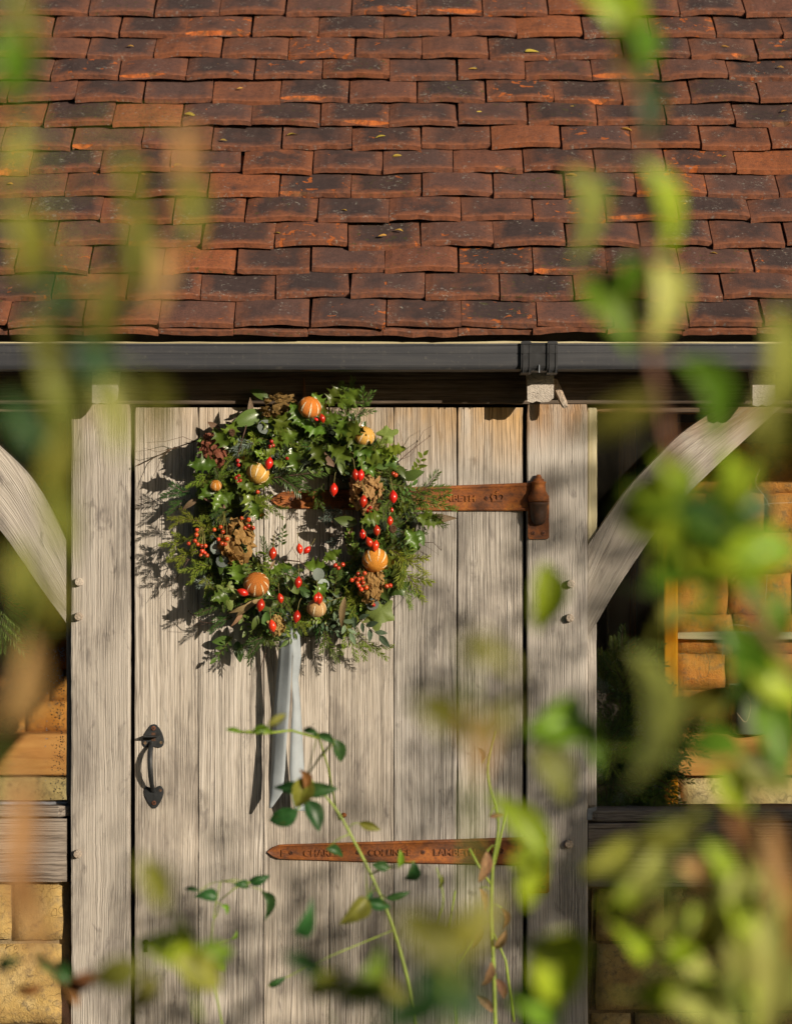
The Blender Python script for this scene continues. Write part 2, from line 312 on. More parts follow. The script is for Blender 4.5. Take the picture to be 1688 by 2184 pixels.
def jar_mat():
    t = NT('grey_green_glass_jar')
    t.p(Base_Color=(0.30, 0.33, 0.24), Roughness=0.12); t.b.inputs['Transmission Weight'].default_value = 0.25
    return t.m
M['jar'] = jar_mat()
M['tendril'] = simple('pale_dry_tendril', (0.40, 0.31, 0.19), 0.7, 0.2, 60, 0.0)

# ------------------------------------------------------------------ mesh helpers
WL = {}
def link(o, parent=None, world=None):
    sc.collection.objects.link(o)
    if parent is not None:
        o.parent = parent; o.matrix_parent_inverse = Matrix.Translation(-WL[parent])
    WL[o] = Vector(world if world is not None else o.location)
    return o
def empty(name, loc=(0, 0, 0), parent=None, label=None, cat=None, group=None):
    o = bpy.data.objects.new(name, None); o.empty_display_size = 0.05; o.location = loc
    link(o, parent, loc); tag(o, label, cat, group); return o
def tag(o, label=None, cat=None, group=None, kind=None):
    if label: o['label'] = label
    if cat: o['category'] = cat
    if group: o['group'] = group
    if kind: o['kind'] = kind
    return o
def mesh(name, vs, fs, mats, smooth=False, mi=None):
    me = bpy.data.meshes.new(name); me.from_pydata([tuple(v) for v in vs], [], fs)
    for m in (mats if isinstance(mats, (list, tuple)) else [mats]): me.materials.append(M[m] if isinstance(m, str) else m)
    if smooth: me.polygons.foreach_set('use_smooth', [True] * len(me.polygons))
    if mi: me.polygons.foreach_set('material_index', mi)
    me.update(); return me
def put(name, me, parent=None, loc=(0, 0, 0), mat=None, scale=None):
    o = bpy.data.objects.new(name, me)
    if mat is not None: o.matrix_basis = Matrix.Translation(loc) @ mat.to_4x4()
    else: o.location = loc
    if scale is not None: o.scale = scale if isinstance(scale, (tuple, list)) else (scale,) * 3
    link(o, parent, loc); return o
class MB:
    def __init__(s): s.v = []; s.f = []; s.m = []
    def add(s, vs, fs, m=0):
        k = len(s.v); s.v += [Vector(v) for v in vs]; s.f += [tuple(i + k for i in f) for f in fs]; s.m += [m] * len(fs)
    def box(s, a, b, m=0):
        x0, y0, z0 = a; x1, y1, z1 = b
        s.add([(x0, y0, z0), (x1, y0, z0), (x1, y1, z0), (x0, y1, z0), (x0, y0, z1), (x1, y0, z1), (x1, y1, z1), (x0, y1, z1)],
              [(0, 3, 2, 1), (4, 5, 6, 7), (0, 1, 5, 4), (1, 2, 6, 5), (2, 3, 7, 6), (3, 0, 4, 7)], m)
    def tube(s, pts, rad, n=6, m=0, cap=True):
        pts = [Vector(p) for p in pts]; rad = rad if isinstance(rad, (list, tuple)) else [rad] * len(pts)
        vs = []; fs = []; up = None
        for i, p in enumerate(pts):
            d = (pts[min(i + 1, len(pts) - 1)] - pts[max(i - 1, 0)]).normalized()
            if up is None: up = d.orthogonal().normalized()
            up = (up - d * up.dot(d)); up = up.normalized() if up.length > 1e-6 else d.orthogonal().normalized()
            b = d.cross(up)
            for k in range(n):
                a = 2 * math.pi * k / n; vs.append(p + (up * math.cos(a) + b * math.sin(a)) * rad[i])
        for i in range(len(pts) - 1):
            for k in range(n):
                fs.append((i * n + k, i * n + (k + 1) % n, (i + 1) * n + (k + 1) % n, (i + 1) * n + k))
        if cap: fs.append(tuple(range(n))[::-1]); fs.append(tuple((len(pts) - 1) * n + k for k in range(n)))
        s.add(vs, fs, m)
    def lathe(s, prof, n=14, c=(0, 0, 0), m=0, ax='z'):
        vs = []; fs = []; c = Vector(c)
        for r_, h in prof:
            for k in range(n):
                a = 2 * math.pi * k / n
                q = (r_ * math.cos(a), r_ * math.sin(a), h) if ax == 'z' else (r_ * math.cos(a), -h, r_ * math.sin(a))
                vs.append(c + Vector(q))
        for i in range(len(prof) - 1):
            for k in range(n): fs.append((i * n + k, i * n + (k + 1) % n, (i + 1) * n + (k + 1) % n, (i + 1) * n + k))
        fs.append(tuple(range(n))[::-1]); fs.append(tuple((len(prof) - 1) * n + k for k in range(n)))
        s.add(vs, fs, m)
    def prism(s, poly, y0, y1, m=0):     # poly in (x, z), from front y0 to back y1
        n = len(poly); vs = [(x, y0, z) for x, z in poly] + [(x, y1, z) for x, z in poly]
        fs = [tuple(range(n)), tuple(range(2 * n - 1, n - 1, -1))] + [(k, k + n, (k + 1) % n + n, (k + 1) % n) for k in range(n)]
        s.add(vs, fs, m)
    def me(s, name, mats, smooth=False): return mesh(name, s.v, s.f, mats, smooth, s.m if any(s.m) else None)
    def build(s, name, mats, parent=None, loc=(0, 0, 0), smooth=False):
        l = Vector(loc); s.v = [v - l for v in s.v]
        return put(name, s.me(name, mats, smooth), parent, loc)

def nz(x, y=0.0, z=0.0): return noise.noise(Vector((x, y, z)))
def attr(me, name, vals, typ='FLOAT'):
    a = me.attributes.new(name, typ, 'POINT')
    if typ == 'FLOAT': a.data.foreach_set('value', vals)
    else: a.data.foreach_set('vector', [c for v in vals for c in v])
def beam(name, x0, x1, z0, z1, y0, y1, mat, parent, axis='z', bev=0.004, wob=0.0015, seg=40, fresh=None, label=None, smooth=True):
    """a sawn timber with eased, slightly wandering edges; grain runs along its length"""
    c = Vector(((x0 + x1) / 2, (y0 + y1) / 2, (z0 + z1) / 2))
    if axis == 'z': L, A = z1 - z0, x1 - x0
    else: L, A = x1 - x0, z1 - z0
    B = y1 - y0; a, b = A / 2, B / 2; e = min(bev, a * 0.4, b * 0.4)
    ring = [(-a + e, -b), (-a / 3, -b), (a / 3, -b), (a - e, -b), (a - e * 0.3, -b + e * 0.3), (a, -b + e), (a, b), (-a, b), (-a, -b + e), (-a + e * 0.3, -b + e * 0.3)]
    n = len(ring); vs = []; gc = []; fs = []; sd = rnd.random() * 100
    zs = [-L / 2 + e * 0.0 + L * i / seg for i in range(seg + 1)]
    for i, z in enumerate(zs):
        k = 1.0
        if i in (0, seg): k = 1 - min(0.5, e / max(a, 1e-4)) * 0.4
        for (u, v) in ring:
            uu = u * k + wob * nz(z * 5 + sd, u * 30, sd) + wob * 0.6 * nz(z * 40, sd, u * 30)
            vv = v * (k if v < 0 else 1) + wob * 0.5 * nz(z * 6, sd + 9, u * 20)
            gc.append((uu, vv, z)); vs.append((uu, vv, z) if axis == 'z' else (z, vv, uu))
    for i in range(seg):
        for k in range(n):
            q = (i * n + k, i * n + (k + 1) % n, (i + 1) * n + (k + 1) % n, (i + 1) * n + k)
            fs.append(q if axis == 'z' else q[::-1])
    fs.append(tuple(range(n))[::-1] if axis == 'z' else tuple(range(n))); t = tuple(seg * n + k for k in range(n)); fs.append(t if axis == 'z' else t[::-1])
    me = mesh(name, vs, fs, mat); attr(me, 'gc', gc, 'FLOAT_VECTOR')
    attr(me, 'fresh', [(fresh(v[0] + c.x, v[2] + c.z) if fresh else 0.0) for v in vs])
    o = put(name, me, parent, c)
    if label: o['label'] = label
    return o

TEXTS = {}
for txt in ('F', 'CHARLES', 'COLLINGE', 'LAMBETH'):
    cu = bpy.data.curves.new('t', 'FONT'); cu.body = txt; cu.extrude = 0.02; cu.size = 1; cu.bevel_depth = 0.012; cu.bevel_resolution = 0; cu.offset = 0.012
    o = bpy.data.objects.new('t', cu); sc.collection.objects.link(o)
    TEXTS[txt] = bpy.data.meshes.new_from_object(o.evaluated_get(bpy.context.evaluated_depsgraph_get()))
    bpy.data.objects.remove(o)

# ------------------------------------------------------------------ ground
g = put('ground', mesh('ground', [(-60, -60, 0), (60, -60, 0), (60, 60, 0), (-60, 60, 0)], [(0, 1, 2, 3)], 'ground')); tag(g, kind='structure')

# ------------------------------------------------------------------ unseen hedge added behind the viewer to cut low sky fill
def hedge():
    nx, nzz = 90, 26; x0, x1, H = -16.0, 2.6, 6.2; vs = []; fs = []
    for j in range(nzz + 1):
        for i in range(nx + 1):
            x = x0 + (x1 - x0) * i / nx; v = j / nzz; z = H * min(1, v * 1.25)
            y = -9.2 - 1.6 * max(0, (v * 1.25 - 1)) * 4 + 0.35 * nz(x * 0.9, z * 0.9) + 0.18 * nz(x * 3, z * 3) + 0.10 * rnd.uniform(-1, 1)
            vs.append((x, y, z + (0.35 * nz(x * 0.8, 3) if v > 0.5 else 0)))
    for j in range(nzz):
        for i in range(nx): a = j * (nx + 1) + i; fs.append((a, a + 1, a + nx + 2, a + nx + 1))
    return mesh('foliage', vs, fs, 'hedge')
M['hedge'] = simple('sky_block_green', (0.018, 0.034, 0.010), 0.8, 0.6, 6, 0.8)
hd = empty('sky_block_hedge', (-6, -9.2, 0), None, 'added dark hedge across the garden facing the cottage', 'hedge')
put('foliage', hedge(), hd)

# ------------------------------------------------------------------ cottage
cot = empty('cottage', (0, 0, 0), label='timber framed cottage front with plank door under a clay tiled roof', cat='cottage')
def X(px, y=0.0): return P(px, 0, y).x
def Z(py, y=0.0): return P(0, py, y).z

# --- roof
roof = empty('roof', P(844, 705, -0.13), cot); roof['label'] = 'weathered red brown plain tile roof with orange chips and lichen'
PIT = R(41.5); GA = 0.099; TW = 0.1657; TL = 0.21; TH = 0.0135
U = Vector((0, math.cos(PIT), math.sin(PIT))); NV = Vector((0, -math.sin(PIT), math.cos(PIT)))
O0 = P(844, 702, -0.13)
def tile_mesh(k, chip=None):
    r = random.Random(100 + k); nx = 11
    ys = [0.0, 0.005, 0.02, 0.05, 0.10, TL]
    hw = TW / 2 - 0.0004 - r.random() * 0.0010
    arch = r.choice((1, 1, 1, -0.5)) * r.uniform(0.0015, 0.0062); skew = r.uniform(-0.0045, 0.0045); sag = r.uniform(0.0, 0.006)
    vs = []; ix = {}
    def key(i, j, b):
        return ix[(i, j, b)]
    for b in (0, 1):
        for j, y in enumerate(ys):
            for i in range(nx):
                u = -1 + 2 * i / (nx - 1); x = u * hw
                z = (arch * (1 - u * u) if True else 0) - (TH if b else 0) + sag * (1 - (y / TL)) * 0.6
                yy = y
                fe = 0.0038 * nz(u * 2.6 + k * 7.7, k * 1.3) + 0.0012 * nz(u * 11 + k, 3.0) + skew * u
                if j < 3: yy += fe
                if i in (0, nx - 1): x += 0.0014 * nz(y * 40 + k, i) + 0.0007 * nz(y * 130, k)
                z += 0.0022 * nz(u * 2 + k, y * 12) + 0.0006 * nz(u * 9, y * 60 + k)
                if j == 0 and b == 0: z -= 0.0016
                if i in (0, nx - 1) and b == 0: z -= 0.001
                if chip and j < 3:
                    a0, a1, dep, drop = chip
                    if a0 <= u <= a1:
                        tp_ = math.sin(math.pi * min(1, max(0, (u - a0) / (a1 - a0)))) ** 0.5; q = dep * tp_ * (0.75 + 0.9 * nz(u * 6 + k, 5.5)); drop = drop * (0.4 + 0.6 * tp_)
                        if b == 0:
                            if j == 0: yy = fe + 0.001; z -= TH * drop
                            elif j == 1: yy = max(yy, fe + q * 0.8); z -= TH * 0.12
                            elif j == 2: yy = max(yy, fe + q + 0.004)
                        elif drop > 0.85: yy += q * 0.8 if j == 0 else q * 0.8
                ix[(i, j, b)] = len(vs); vs.append((x, yy, z))
    fs = []; mi = []
    for j in range(len(ys) - 1):
        for i in range(nx - 1):
            fs.append((key(i, j, 0), key(i + 1, j, 0), key(i + 1, j + 1, 0), key(i, j + 1, 0)))
            u = -1 + 2 * (i + 0.5) / (nx - 1)
            mi.append(1 if (chip and j == 0 and chip[0] - 0.1 <= u <= chip[1] + 0.1) else 0)
    for i in range(nx - 1):
        fs.append((key(i, 0, 1), key(i + 1, 0, 1), key(i + 1, 0, 0), key(i, 0, 0))); mi.append(0)
    for j in range(len(ys) - 1):
        fs.append((key(0, j, 1), key(0, j, 0), key(0, j + 1, 0), key(0, j + 1, 1))); mi.append(0)
        fs.append((key(nx - 1, j, 0), key(nx - 1, j, 1), key(nx - 1, j + 1, 1), key(nx - 1, j + 1, 0))); mi.append(0)
    return mesh('roof_tile', vs, fs, ['tile', 'clay'], False, mi)
plain = [tile_mesh(k) for k in range(32)]
chips = [tile_mesh(30, (-0.95, 0.65, 0.018, 0.75)), tile_mesh(31, (-0.2, 0.9, 0.014, 0.7)), tile_mesh(32, (0.1, 0.6, 0.012, 0.9)), tile_mesh(33, (-1, -0.55, 0.014, 0.9)),
         tile_mesh(34, (-0.95, 0.25, 0.014, 0.6)), tile_mesh(35, (0.3, 0.7, 0.012, 0.8)), tile_mesh(36, (-0.95, 0.35, 0.015, 0.65)), tile_mesh(37, (-1, -0.3, 0.014, 0.8))]
LAP = 0.0178; tilt = math.atan(LAP / GA)      # courses ride a little proud of each other
def slope_frame(lift=0.0, roll=0.0, yaw=0.0):
    a = PIT - tilt + lift
    u = Vector((0, math.cos(a), math.sin(a))); n = Vector((0, -math.sin(a), math.cos(a))); x = Vector((1, 0, 0))
    m = Matrix((x, u, n)).transposed()
    return m @ Matrix.Rotation(yaw, 3, 'Z') @ Matrix.Rotation(roll, 3, 'Y')
chip_at = {(12, -1): 0, (13, 2): 1, (10, -2): 4, (9, 4): 2, (9, 0): 6, (7, -3): 3, (6, -4): 2, (6, 3): 5, (5, 0): 7, (8, 1): 1, (3, -2): 3, (10, 5): 0, (4, 5): 4, (2, 4): 3, (11, 6): 5, (8, 7): 2}
NC = 16; top_tiles = []
joint0 = {0: 500, 1: 430}
for n in range(NC):
    base = O0 + U * (GA * n)
    jx = P(500, 0, O0.y).x if n % 2 == 0 else P(580, 0, O0.y).x     # a vertical joint of this course
    jx += rnd.uniform(-0.012, 0.012)
    for k in range(-9, 9):
        cx = jx + TW * (k + 0.5) + rnd.uniform(-0.0015, 0.0015) + 0.0016 * k
        col_ = round(cx / TW)
        me = chips[chip_at[(n, k)]] if (n, k) in chip_at else rnd.choice(plain)
        loc = base + Vector((cx, 0, 0)) + NV * (LAP + rnd.uniform(-0.001, 0.003)) + U * rnd.gauss(0, 0.0036)
        m = slope_frame(rnd.uniform(-0.006, 0.010), rnd.gauss(0, 0.014), rnd.gauss(0, 0.011))
        o = put('roof_tile', me, roof, loc, m)
        top_tiles.append((n, k, loc, m))
# the doubled eaves course
for k in range(-9, 9):
    cx = P(494, 0, O0.y).x + TW * (k + 0.02) + TW * 0.5 * 0
    loc = O0 + Vector((cx + TW / 2, 0, 0)) - U * 0.004 + NV * rnd.uniform(-0.002, 0.001)
    put('eaves_tile', rnd.choice(plain), roof, loc, slope_frame(0.0, rnd.uniform(-0.012, 0.012), rnd.uniform(-0.01, 0.01)))
# the rest of the slope beyond the picture, too far out to pick apart
mb = MB()
for n in range(30):
    b0 = O0 + U * (GA * n) + NV * LAP
    for k in range(-18, 18):
        if n < NC and -9 <= k < 9: continue
        x0 = P(500, 0, O0.y).x + TW * (k + (0.5 if n % 2 else 0)) + 0.0016 * k
        if n < NC and (-10 <= k <= 9): x0 += 0.02 if k > 0 else -0.02
        fm = slope_frame(0.006)
        q = [Vector((0.001, 0, 0)), Vector((TW - 0.001, 0, 0)), Vector((TW - 0.001, TL, 0)), Vector((0.001, TL, 0)), Vector((0.001, 0, -TH)), Vector((TW - 0.001, 0, -TH))]
        mb.add([b0 + Vector((x0, 0, 0)) + fm @ v for v in q], [(0, 1, 2, 3), (4, 5, 1, 0)])
o = mb.build('tile_field', ['tile'], roof, O0); tag(o, kind='stuff')
mb = MB()
x0, x1 = -3.4, 3.4
a = O0 - NV * 0.028 + U * 0.03; b = a + U * 2.9; c = b - NV * 0.05; d_ = a - NV * 0.05
mb.add([(x0, a.y, a.z), (x1, a.y, a.z), (x1, b.y, b.z), (x0, b.y, b.z), (x0, d_.y, d_.z), (x1, d_.y, d_.z), (x1, c.y, c.z), (x0, c.y, c.z)],
       [(0, 1, 2, 3), (7, 6, 5, 4), (4, 5, 1, 0), (2, 6, 7, 3), (1, 5, 6, 2), (0, 3, 7, 4)])
mb.build('roof_light_stop', 'dark', roof, a)  # unseen slab added under the tiles to block light

# --- eaves: fillet, gutter, rafters, wall plate
beam('tilting_fillet', -2.4, 2.4, Z(738, -0.10), Z(728.5, -0.10), -0.10, -0.08, M['paleoak'], cot, 'x', 0.002, 0.0022, 120)
GY = -0.19
gut = empty('gutter', (0, GY, Z(790, GY)), cot); gut['label'] = 'dark grey plastic gutter running under the tiles'
def gutter_len(px0, px1, grow=0.0, name='gutter_length', mat='gutter'):
    zt, zb = Z(732, GY) + grow * 0.3, Z(789, GY) - grow
    H = zt - zb; yf, yb = GY - grow, -0.095
    prof = [(yf + 0.006, zt), (yf - 0.001, zt), (yf - 0.0012, zt - 0.004), (yf, zt - 0.006), (yf, zt - H * 0.36), (yf + 0.0012, zt - H * 0.365), (yf + 0.0012, zt - H * 0.40),
            (yf + 0.0006, zt - H * 0.405), (yf + 0.001, zb + H * 0.2), (yf + 0.002, zb + 0.008), (yf + 0.006, zb + 0.002), (yf + 0.012, zb), (yb - 0.01, zb), (yb, zb + 0.01), (yb, zt), (yb - 0.003, zt), (yb - 0.003, zb + 0.012),
            (yb - 0.012, zb + 0.004), (yf + 0.014, zb + 0.004), (yf + 0.006, zb + 0.012), (yf + 0.005, zt - 0.01)]
    x0, x1 = X(px0, GY), X(px1, GY); n = len(prof); m_ = MB()
    ns = max(1, int((x1 - x0) / 0.06)); V = []; F = []
    for i in range(ns + 1):
        x = x0 + (x1 - x0) * i / ns; dz = 0.0016 * nz(x * 1.7, 4.4) + 0.0005 * nz(x * 9, 1.0); dy = 0.0016 * nz(x * 2.3, 8.8)
        V += [(x, y + dy, z + dz) for y, z in prof]
    for i in range(ns): F += [(i * n + k, (i + 1) * n + k, (i + 1) * n + (k + 1) % n, i * n + (k + 1) % n) for k in range(n)]
    m_.add(V, F + [tuple(range(n)), tuple(range(ns * n + n - 1, ns * n - 1, -1))])
    return m_.build(name, mat, gut, (x0, GY, zb))
gutter_len(-1400, 1149); gutter_len(1150.5, 3000)
gutter_len(1126, 1174, 0.0035, 'union_bracket', 'clip')
for a, b in ((1110, 1132), (1166, 1188)):
    o = gutter_len(a, b, 0.008, 'union_clip', 'clip')
    m_ = MB(); m_.box((X(a + 2, GY), GY - 0.006, Z(732, GY)), (X(b - 2, GY), GY + 0.02, Z(727.5, GY)))
    m_.build('clip_hook', 'clip', gut, (X(a, GY), GY, Z(732, GY)))
    m_ = MB()
    for q in (a + 4, b - 4.6): m_.box((X(q, GY), GY - 0.0095, Z(796, GY)), (X(q + 1.2, GY), GY - 0.006, Z(735, GY)))
    m_.build('clip_rib', 'clip', gut, (X(a, GY), GY, Z(732, GY)))
m_ = MB(); m_.box((X(1148, GY), GY - 0.007, Z(795, GY)), (X(1150, GY), GY - 0.002, Z(778, GY))); m_.build('bracket_pin', 'lead', gut, (X(1149, GY), GY, Z(790, GY)))

def freshtop(zlo, zhi, amp=1.0):
    def f(x, z):
        q = (z + 0.05 * nz(x * 9, z * 3) - zlo) / (zhi - zlo); return amp * max(0.0, min(1.0, q))
    return f
beam('wall_plate', -2.4, 2.4, Z(862), Z(770), -0.012, 0.14, M['plate'], cot, 'x', 0.005, 0.002, 120, label='brown oak wall plate with the gutter shade deepened in its colour')
def rafter(px0, px1, py_bot, rag=False):
    y = -0.10; zb = Z(py_bot, y); x0, x1 = X(px0, y), X(px1, y); h = 0.10; L = 1.2
    dv = Vector((0, math.cos(PIT), math.sin(PIT))) * L
    poly = [(x0, zb + 0.002), (x0 + 0.012, zb - 0.001), (x0 + 0.02, zb + 0.003), (x0 + 0.03, zb), (x1 - 0.012, zb + 0.001), (x1 - 0.001, zb + 0.010), (x1, zb + h), (x0, zb + h)]
    n = len(poly); vs = [Vector((x, y, z)) for x, z in poly] + [Vector((x, y, z)) + dv for x, z in poly]
    c = Vector(((x0 + x1) / 2, y, zb))
    fs = [tuple(range(n)), tuple(range(2 * n - 1, n - 1, -1))] + [(k, k + n, (k + 1) % n + n, (k + 1) % n) for k in range(n)]
    vs = [v - c for v in vs]; me = mesh('rafter_end', vs, fs, M['post']); attr(me, 'gc', [(v.x * 0.6 + v.z * 0.4, v.z, v.y) for v in vs], 'FLOAT_VECTOR'); attr(me, 'fresh', [0.1] * len(vs))
    put('rafter_end', me, cot, c)
rafter(1124, 1181, 858); rafter(1604, 1653, 866); rafter(196, 252, 861); rafter(646 - 2 * 479, 700 - 2 * 479, 862); rafter(2084, 2136, 862)
# loose oak peg driven under the gutter
m_ = MB(); p0 = P(1180, 812, -0.05); p1 = P(1205, 868, -0.085)
m_.tube([p0, p0.lerp(p1, 0.85), p1], [0.009, 0.0085, 0.006], 6); o = m_.build('loose_peg', M['post'], cot, p1)
attr(o.data, 'gc', [v.co for v in o.data.vertices], 'FLOAT_VECTOR'); attr(o.data, 'fresh', [0.5] * len(o.data.vertices))

# --- posts
zlow = 0.02
beam('door_post', X(152), X(278), zlow, Z(862.5), -0.012, 0.13, M['post'], cot, 'z', 0.005, 0.0016, 80, freshtop(Z(940), Z(862), 0.5), 'pale weathered oak post left of the door')
beam('door_post', X(1122), X(1252), zlow, Z(862.5), -0.012, 0.13, M['post'], cot, 'z', 0.005, 0.0016, 80, freshtop(Z(960), Z(880), 1.0), 'weathered oak post right of the door, browner at its top')
beam('corner_post', -2.35, -2.21, zlow, Z(862.5), -0.012, 0.13, M['post'], cot)
beam('corner_post', 2.95, 3.09, zlow, Z(862.5), -0.012, 0.13, M['post'], cot)
def peg(px, py, y=-0.012, r_=0.0095, h=0.014):
    c = P(px, py, y); m_ = MB(); n = 10
    prof = [(r_, 0.0), (r_, h * 0.85), (r_ * 0.85, h), (r_ * 0.4, h * 1.03)]
    m_.lathe(prof, n, c, 0, 'y')
    o = m_.build('oak_peg', M['post'], cot, c); vs = o.data.vertices
    attr(o.data, 'gc', [(v.co.x * 0.5, v.co.z * 0.5, v.co.y) for v in vs], 'FLOAT_VECTOR'); attr(o.data, 'fresh', [0.25] * len(vs))
for px, py in ((169, 1241), (168, 1315), (166, 1821), (1216, 1245), (1214, 1318), (1212, 1800)): peg(px, py)

# --- curved braces
def brace(top, bot, y0, y1, label):
    def samp(c, n=28):
        c = [Vector((a, b)) for a, b in c]; out = []
        L = [0]
        for i in range(len(c) - 1): L.append(L[-1] + (c[i + 1] - c[i]).length)
        for k in range(n + 1):
            s_ = L[-1] * k / n; i = max(j for j in range(len(c) - 1) if L[j] <= s_ + 1e-9)
            f = (s_ - L[i]) / (L[i + 1] - L[i]); p0 = c[max(i - 1, 0)]; p1 = c[i]; p2 = c[i + 1]; p3 = c[min(i + 2, len(c) - 1)]
            out.append(0.5 * ((2 * p1) + (p2 - p0) * f + (2 * p0 - 5 * p1 + 4 * p2 - p3) * f * f + (3 * p1 - p0 - 3 * p2 + p3) * f ** 3))
        return out
    T, B = samp(top), samp(bot); n = len(T); m = 6; vs = []; gc = []; fs = []
    c0 = P(*T[n // 2], y0)
    for i in range(n):
        for j in range(m + 1):
            f = j / m; q = B[i].lerp(T[i], f); w_ = (T[i] - B[i]).length * S
            yy = y0 + (0.003 if j in (0, m) else 0.0)
            p = P(q.x, q.y, 0); p.y = yy; vs.append(p - c0); gc.append((f * w_, 0.0, i / (n - 1) * 0.62))
        for j, f in ((0, 1.0), (1, 0.0)):
            q = B[i].lerp(T[i], f); p = P(q.x, q.y, 0); p.y = y1; vs.append(p - c0); gc.append((f * 0.1, 0.1, i / (n - 1) * 0.62))
    k = m + 3
    for i in range(n - 1):
        for j in range(k): fs.append((i * k + j, (i + 1) * k + j, (i + 1) * k + (j + 1) % k, i * k + (j + 1) % k))
    fs.append(tuple(range(k))); fs.append(tuple((n - 1) * k + j for j in range(k))[::-1])
    if False: fs = [f[::-1] for f in fs]
    me = mesh('curved_brace', vs, fs, M['post']); attr(me, 'gc', gc, 'FLOAT_VECTOR')
    attr(me, 'fresh', [max(0.0, min(0.6, (i // k - n * 0.72) / (n * 0.2))) for i in range(len(vs))])
    bm_ = bmesh.new(); bm_.from_mesh(me); bmesh.ops.recalc_face_normals(bm_, faces=bm_.faces); bm_.to_mesh(me); bm_.free()
    o = put('curved_brace', me, cot, c0); o['label'] = label
brace([(1253, 1163), (1292, 1106), (1340, 1040), (1392, 984), (1455, 922), (1535, 868)], [(1253, 1362), (1300, 1280), (1348, 1205), (1420, 1105), (1515, 1005), (1665, 868)], -0.004, 0.055,
      'curved grey oak brace rising to the right over the right window')
brace([(141, 1152), (105, 1085), (60, 1015), (0, 955), (-60, 905), (-110, 870)], [(141, 1328), (95, 1265), (50, 1200), (0, 1130), (-110, 1000), (-250, 870)], -0.004, 0.055,
      'curved grey oak brace rising to the left over the left window')

# --- door
door = empty('door', (X(702), 0.02, 0.03), cot); door['label'] = 'weathered plank door of six upright oak boards'
pl = [(287, 421.5), (423, 560.5), (562, 700.5), (702, 838.5), (840, 973), (975.5, 1115.5)]
for i, (a, b) in enumerate(pl):
    beam('plank', X(a), X(b), 0.03, Z(869), 0.0 + 0.0012 * (i % 2), 0.03, M['door'], door, 'z', 0.0025, 0.0011, 90,
         freshtop(Z(1010) , Z(870), 0.9 if i >= 4 else 0.35))
m_ = MB(); m_.box((X(278), 0.045, 0.0), (X(1122), 0.06, Z(855))); m_.build('door_light_stop', 'dark', door, (X(702), 0.05, 0.03))  # dark sheet added behind the planks, stops light in the gaps
m_ = MB(); kx, kz = X(289 + 22), Z(2010)
m_.prism([(kx + 0.006 * math.cos(a), kz + 0.006 * math.sin(a)) for a in [R(-60 + 30 * i) for i in range(11)]] + [(kx - 0.004, kz - 0.022), (kx + 0.004, kz - 0.022)], -0.0025, 0.004)
m_.build('keyhole', 'dark', door, (kx, 0, kz))
def domed(px, py, r_, h, mat, par, name, y=0.0):
    m_ = MB(); m_.lathe([(r_, 0), (r_ * 0.95, h * 0.5), (r_ * 0.6, h * 0.9), (r_ * 0.15, h)], 10, P(px, py, y), 0, 'y'); return m_.build(name, mat, par, P(px, py, y), True)
domed(733, 1739, 0.006, 0.004, 'rust', door, 'nail_head')
domed(1212, 1316 - 2000, 0.001, 0.001, 'rust', door, 'nail_head') if False else None

def screw_mesh(r_=0.0052):
    m_ = MB(); m_.lathe([(r_, 0), (r_, 0.0008), (r_ * 0.85, 0.0016), (r_ * 0.2, 0.0018)], 14, (0, 0, 0), 0, 'y')
    for a in (R(35), R(125)):
        d1 = Vector((math.cos(a), 0, math.sin(a))) * r_ * 0.62; d2 = Vector((-math.sin(a), 0, math.cos(a))) * r_ * 0.13
        m_.add([d1 + d2 + Vector((0, -0.0021, 0)), -d1 + d2 + Vector((0, -0.0021, 0)), -d1 - d2 + Vector((0, -0.0021, 0)), d1 - d2 + Vector((0, -0.0021, 0))], [(0, 1, 2, 3)], 1)
    return m_.me('screw', ['screw', 'dark'])
SCR = screw_mesh()

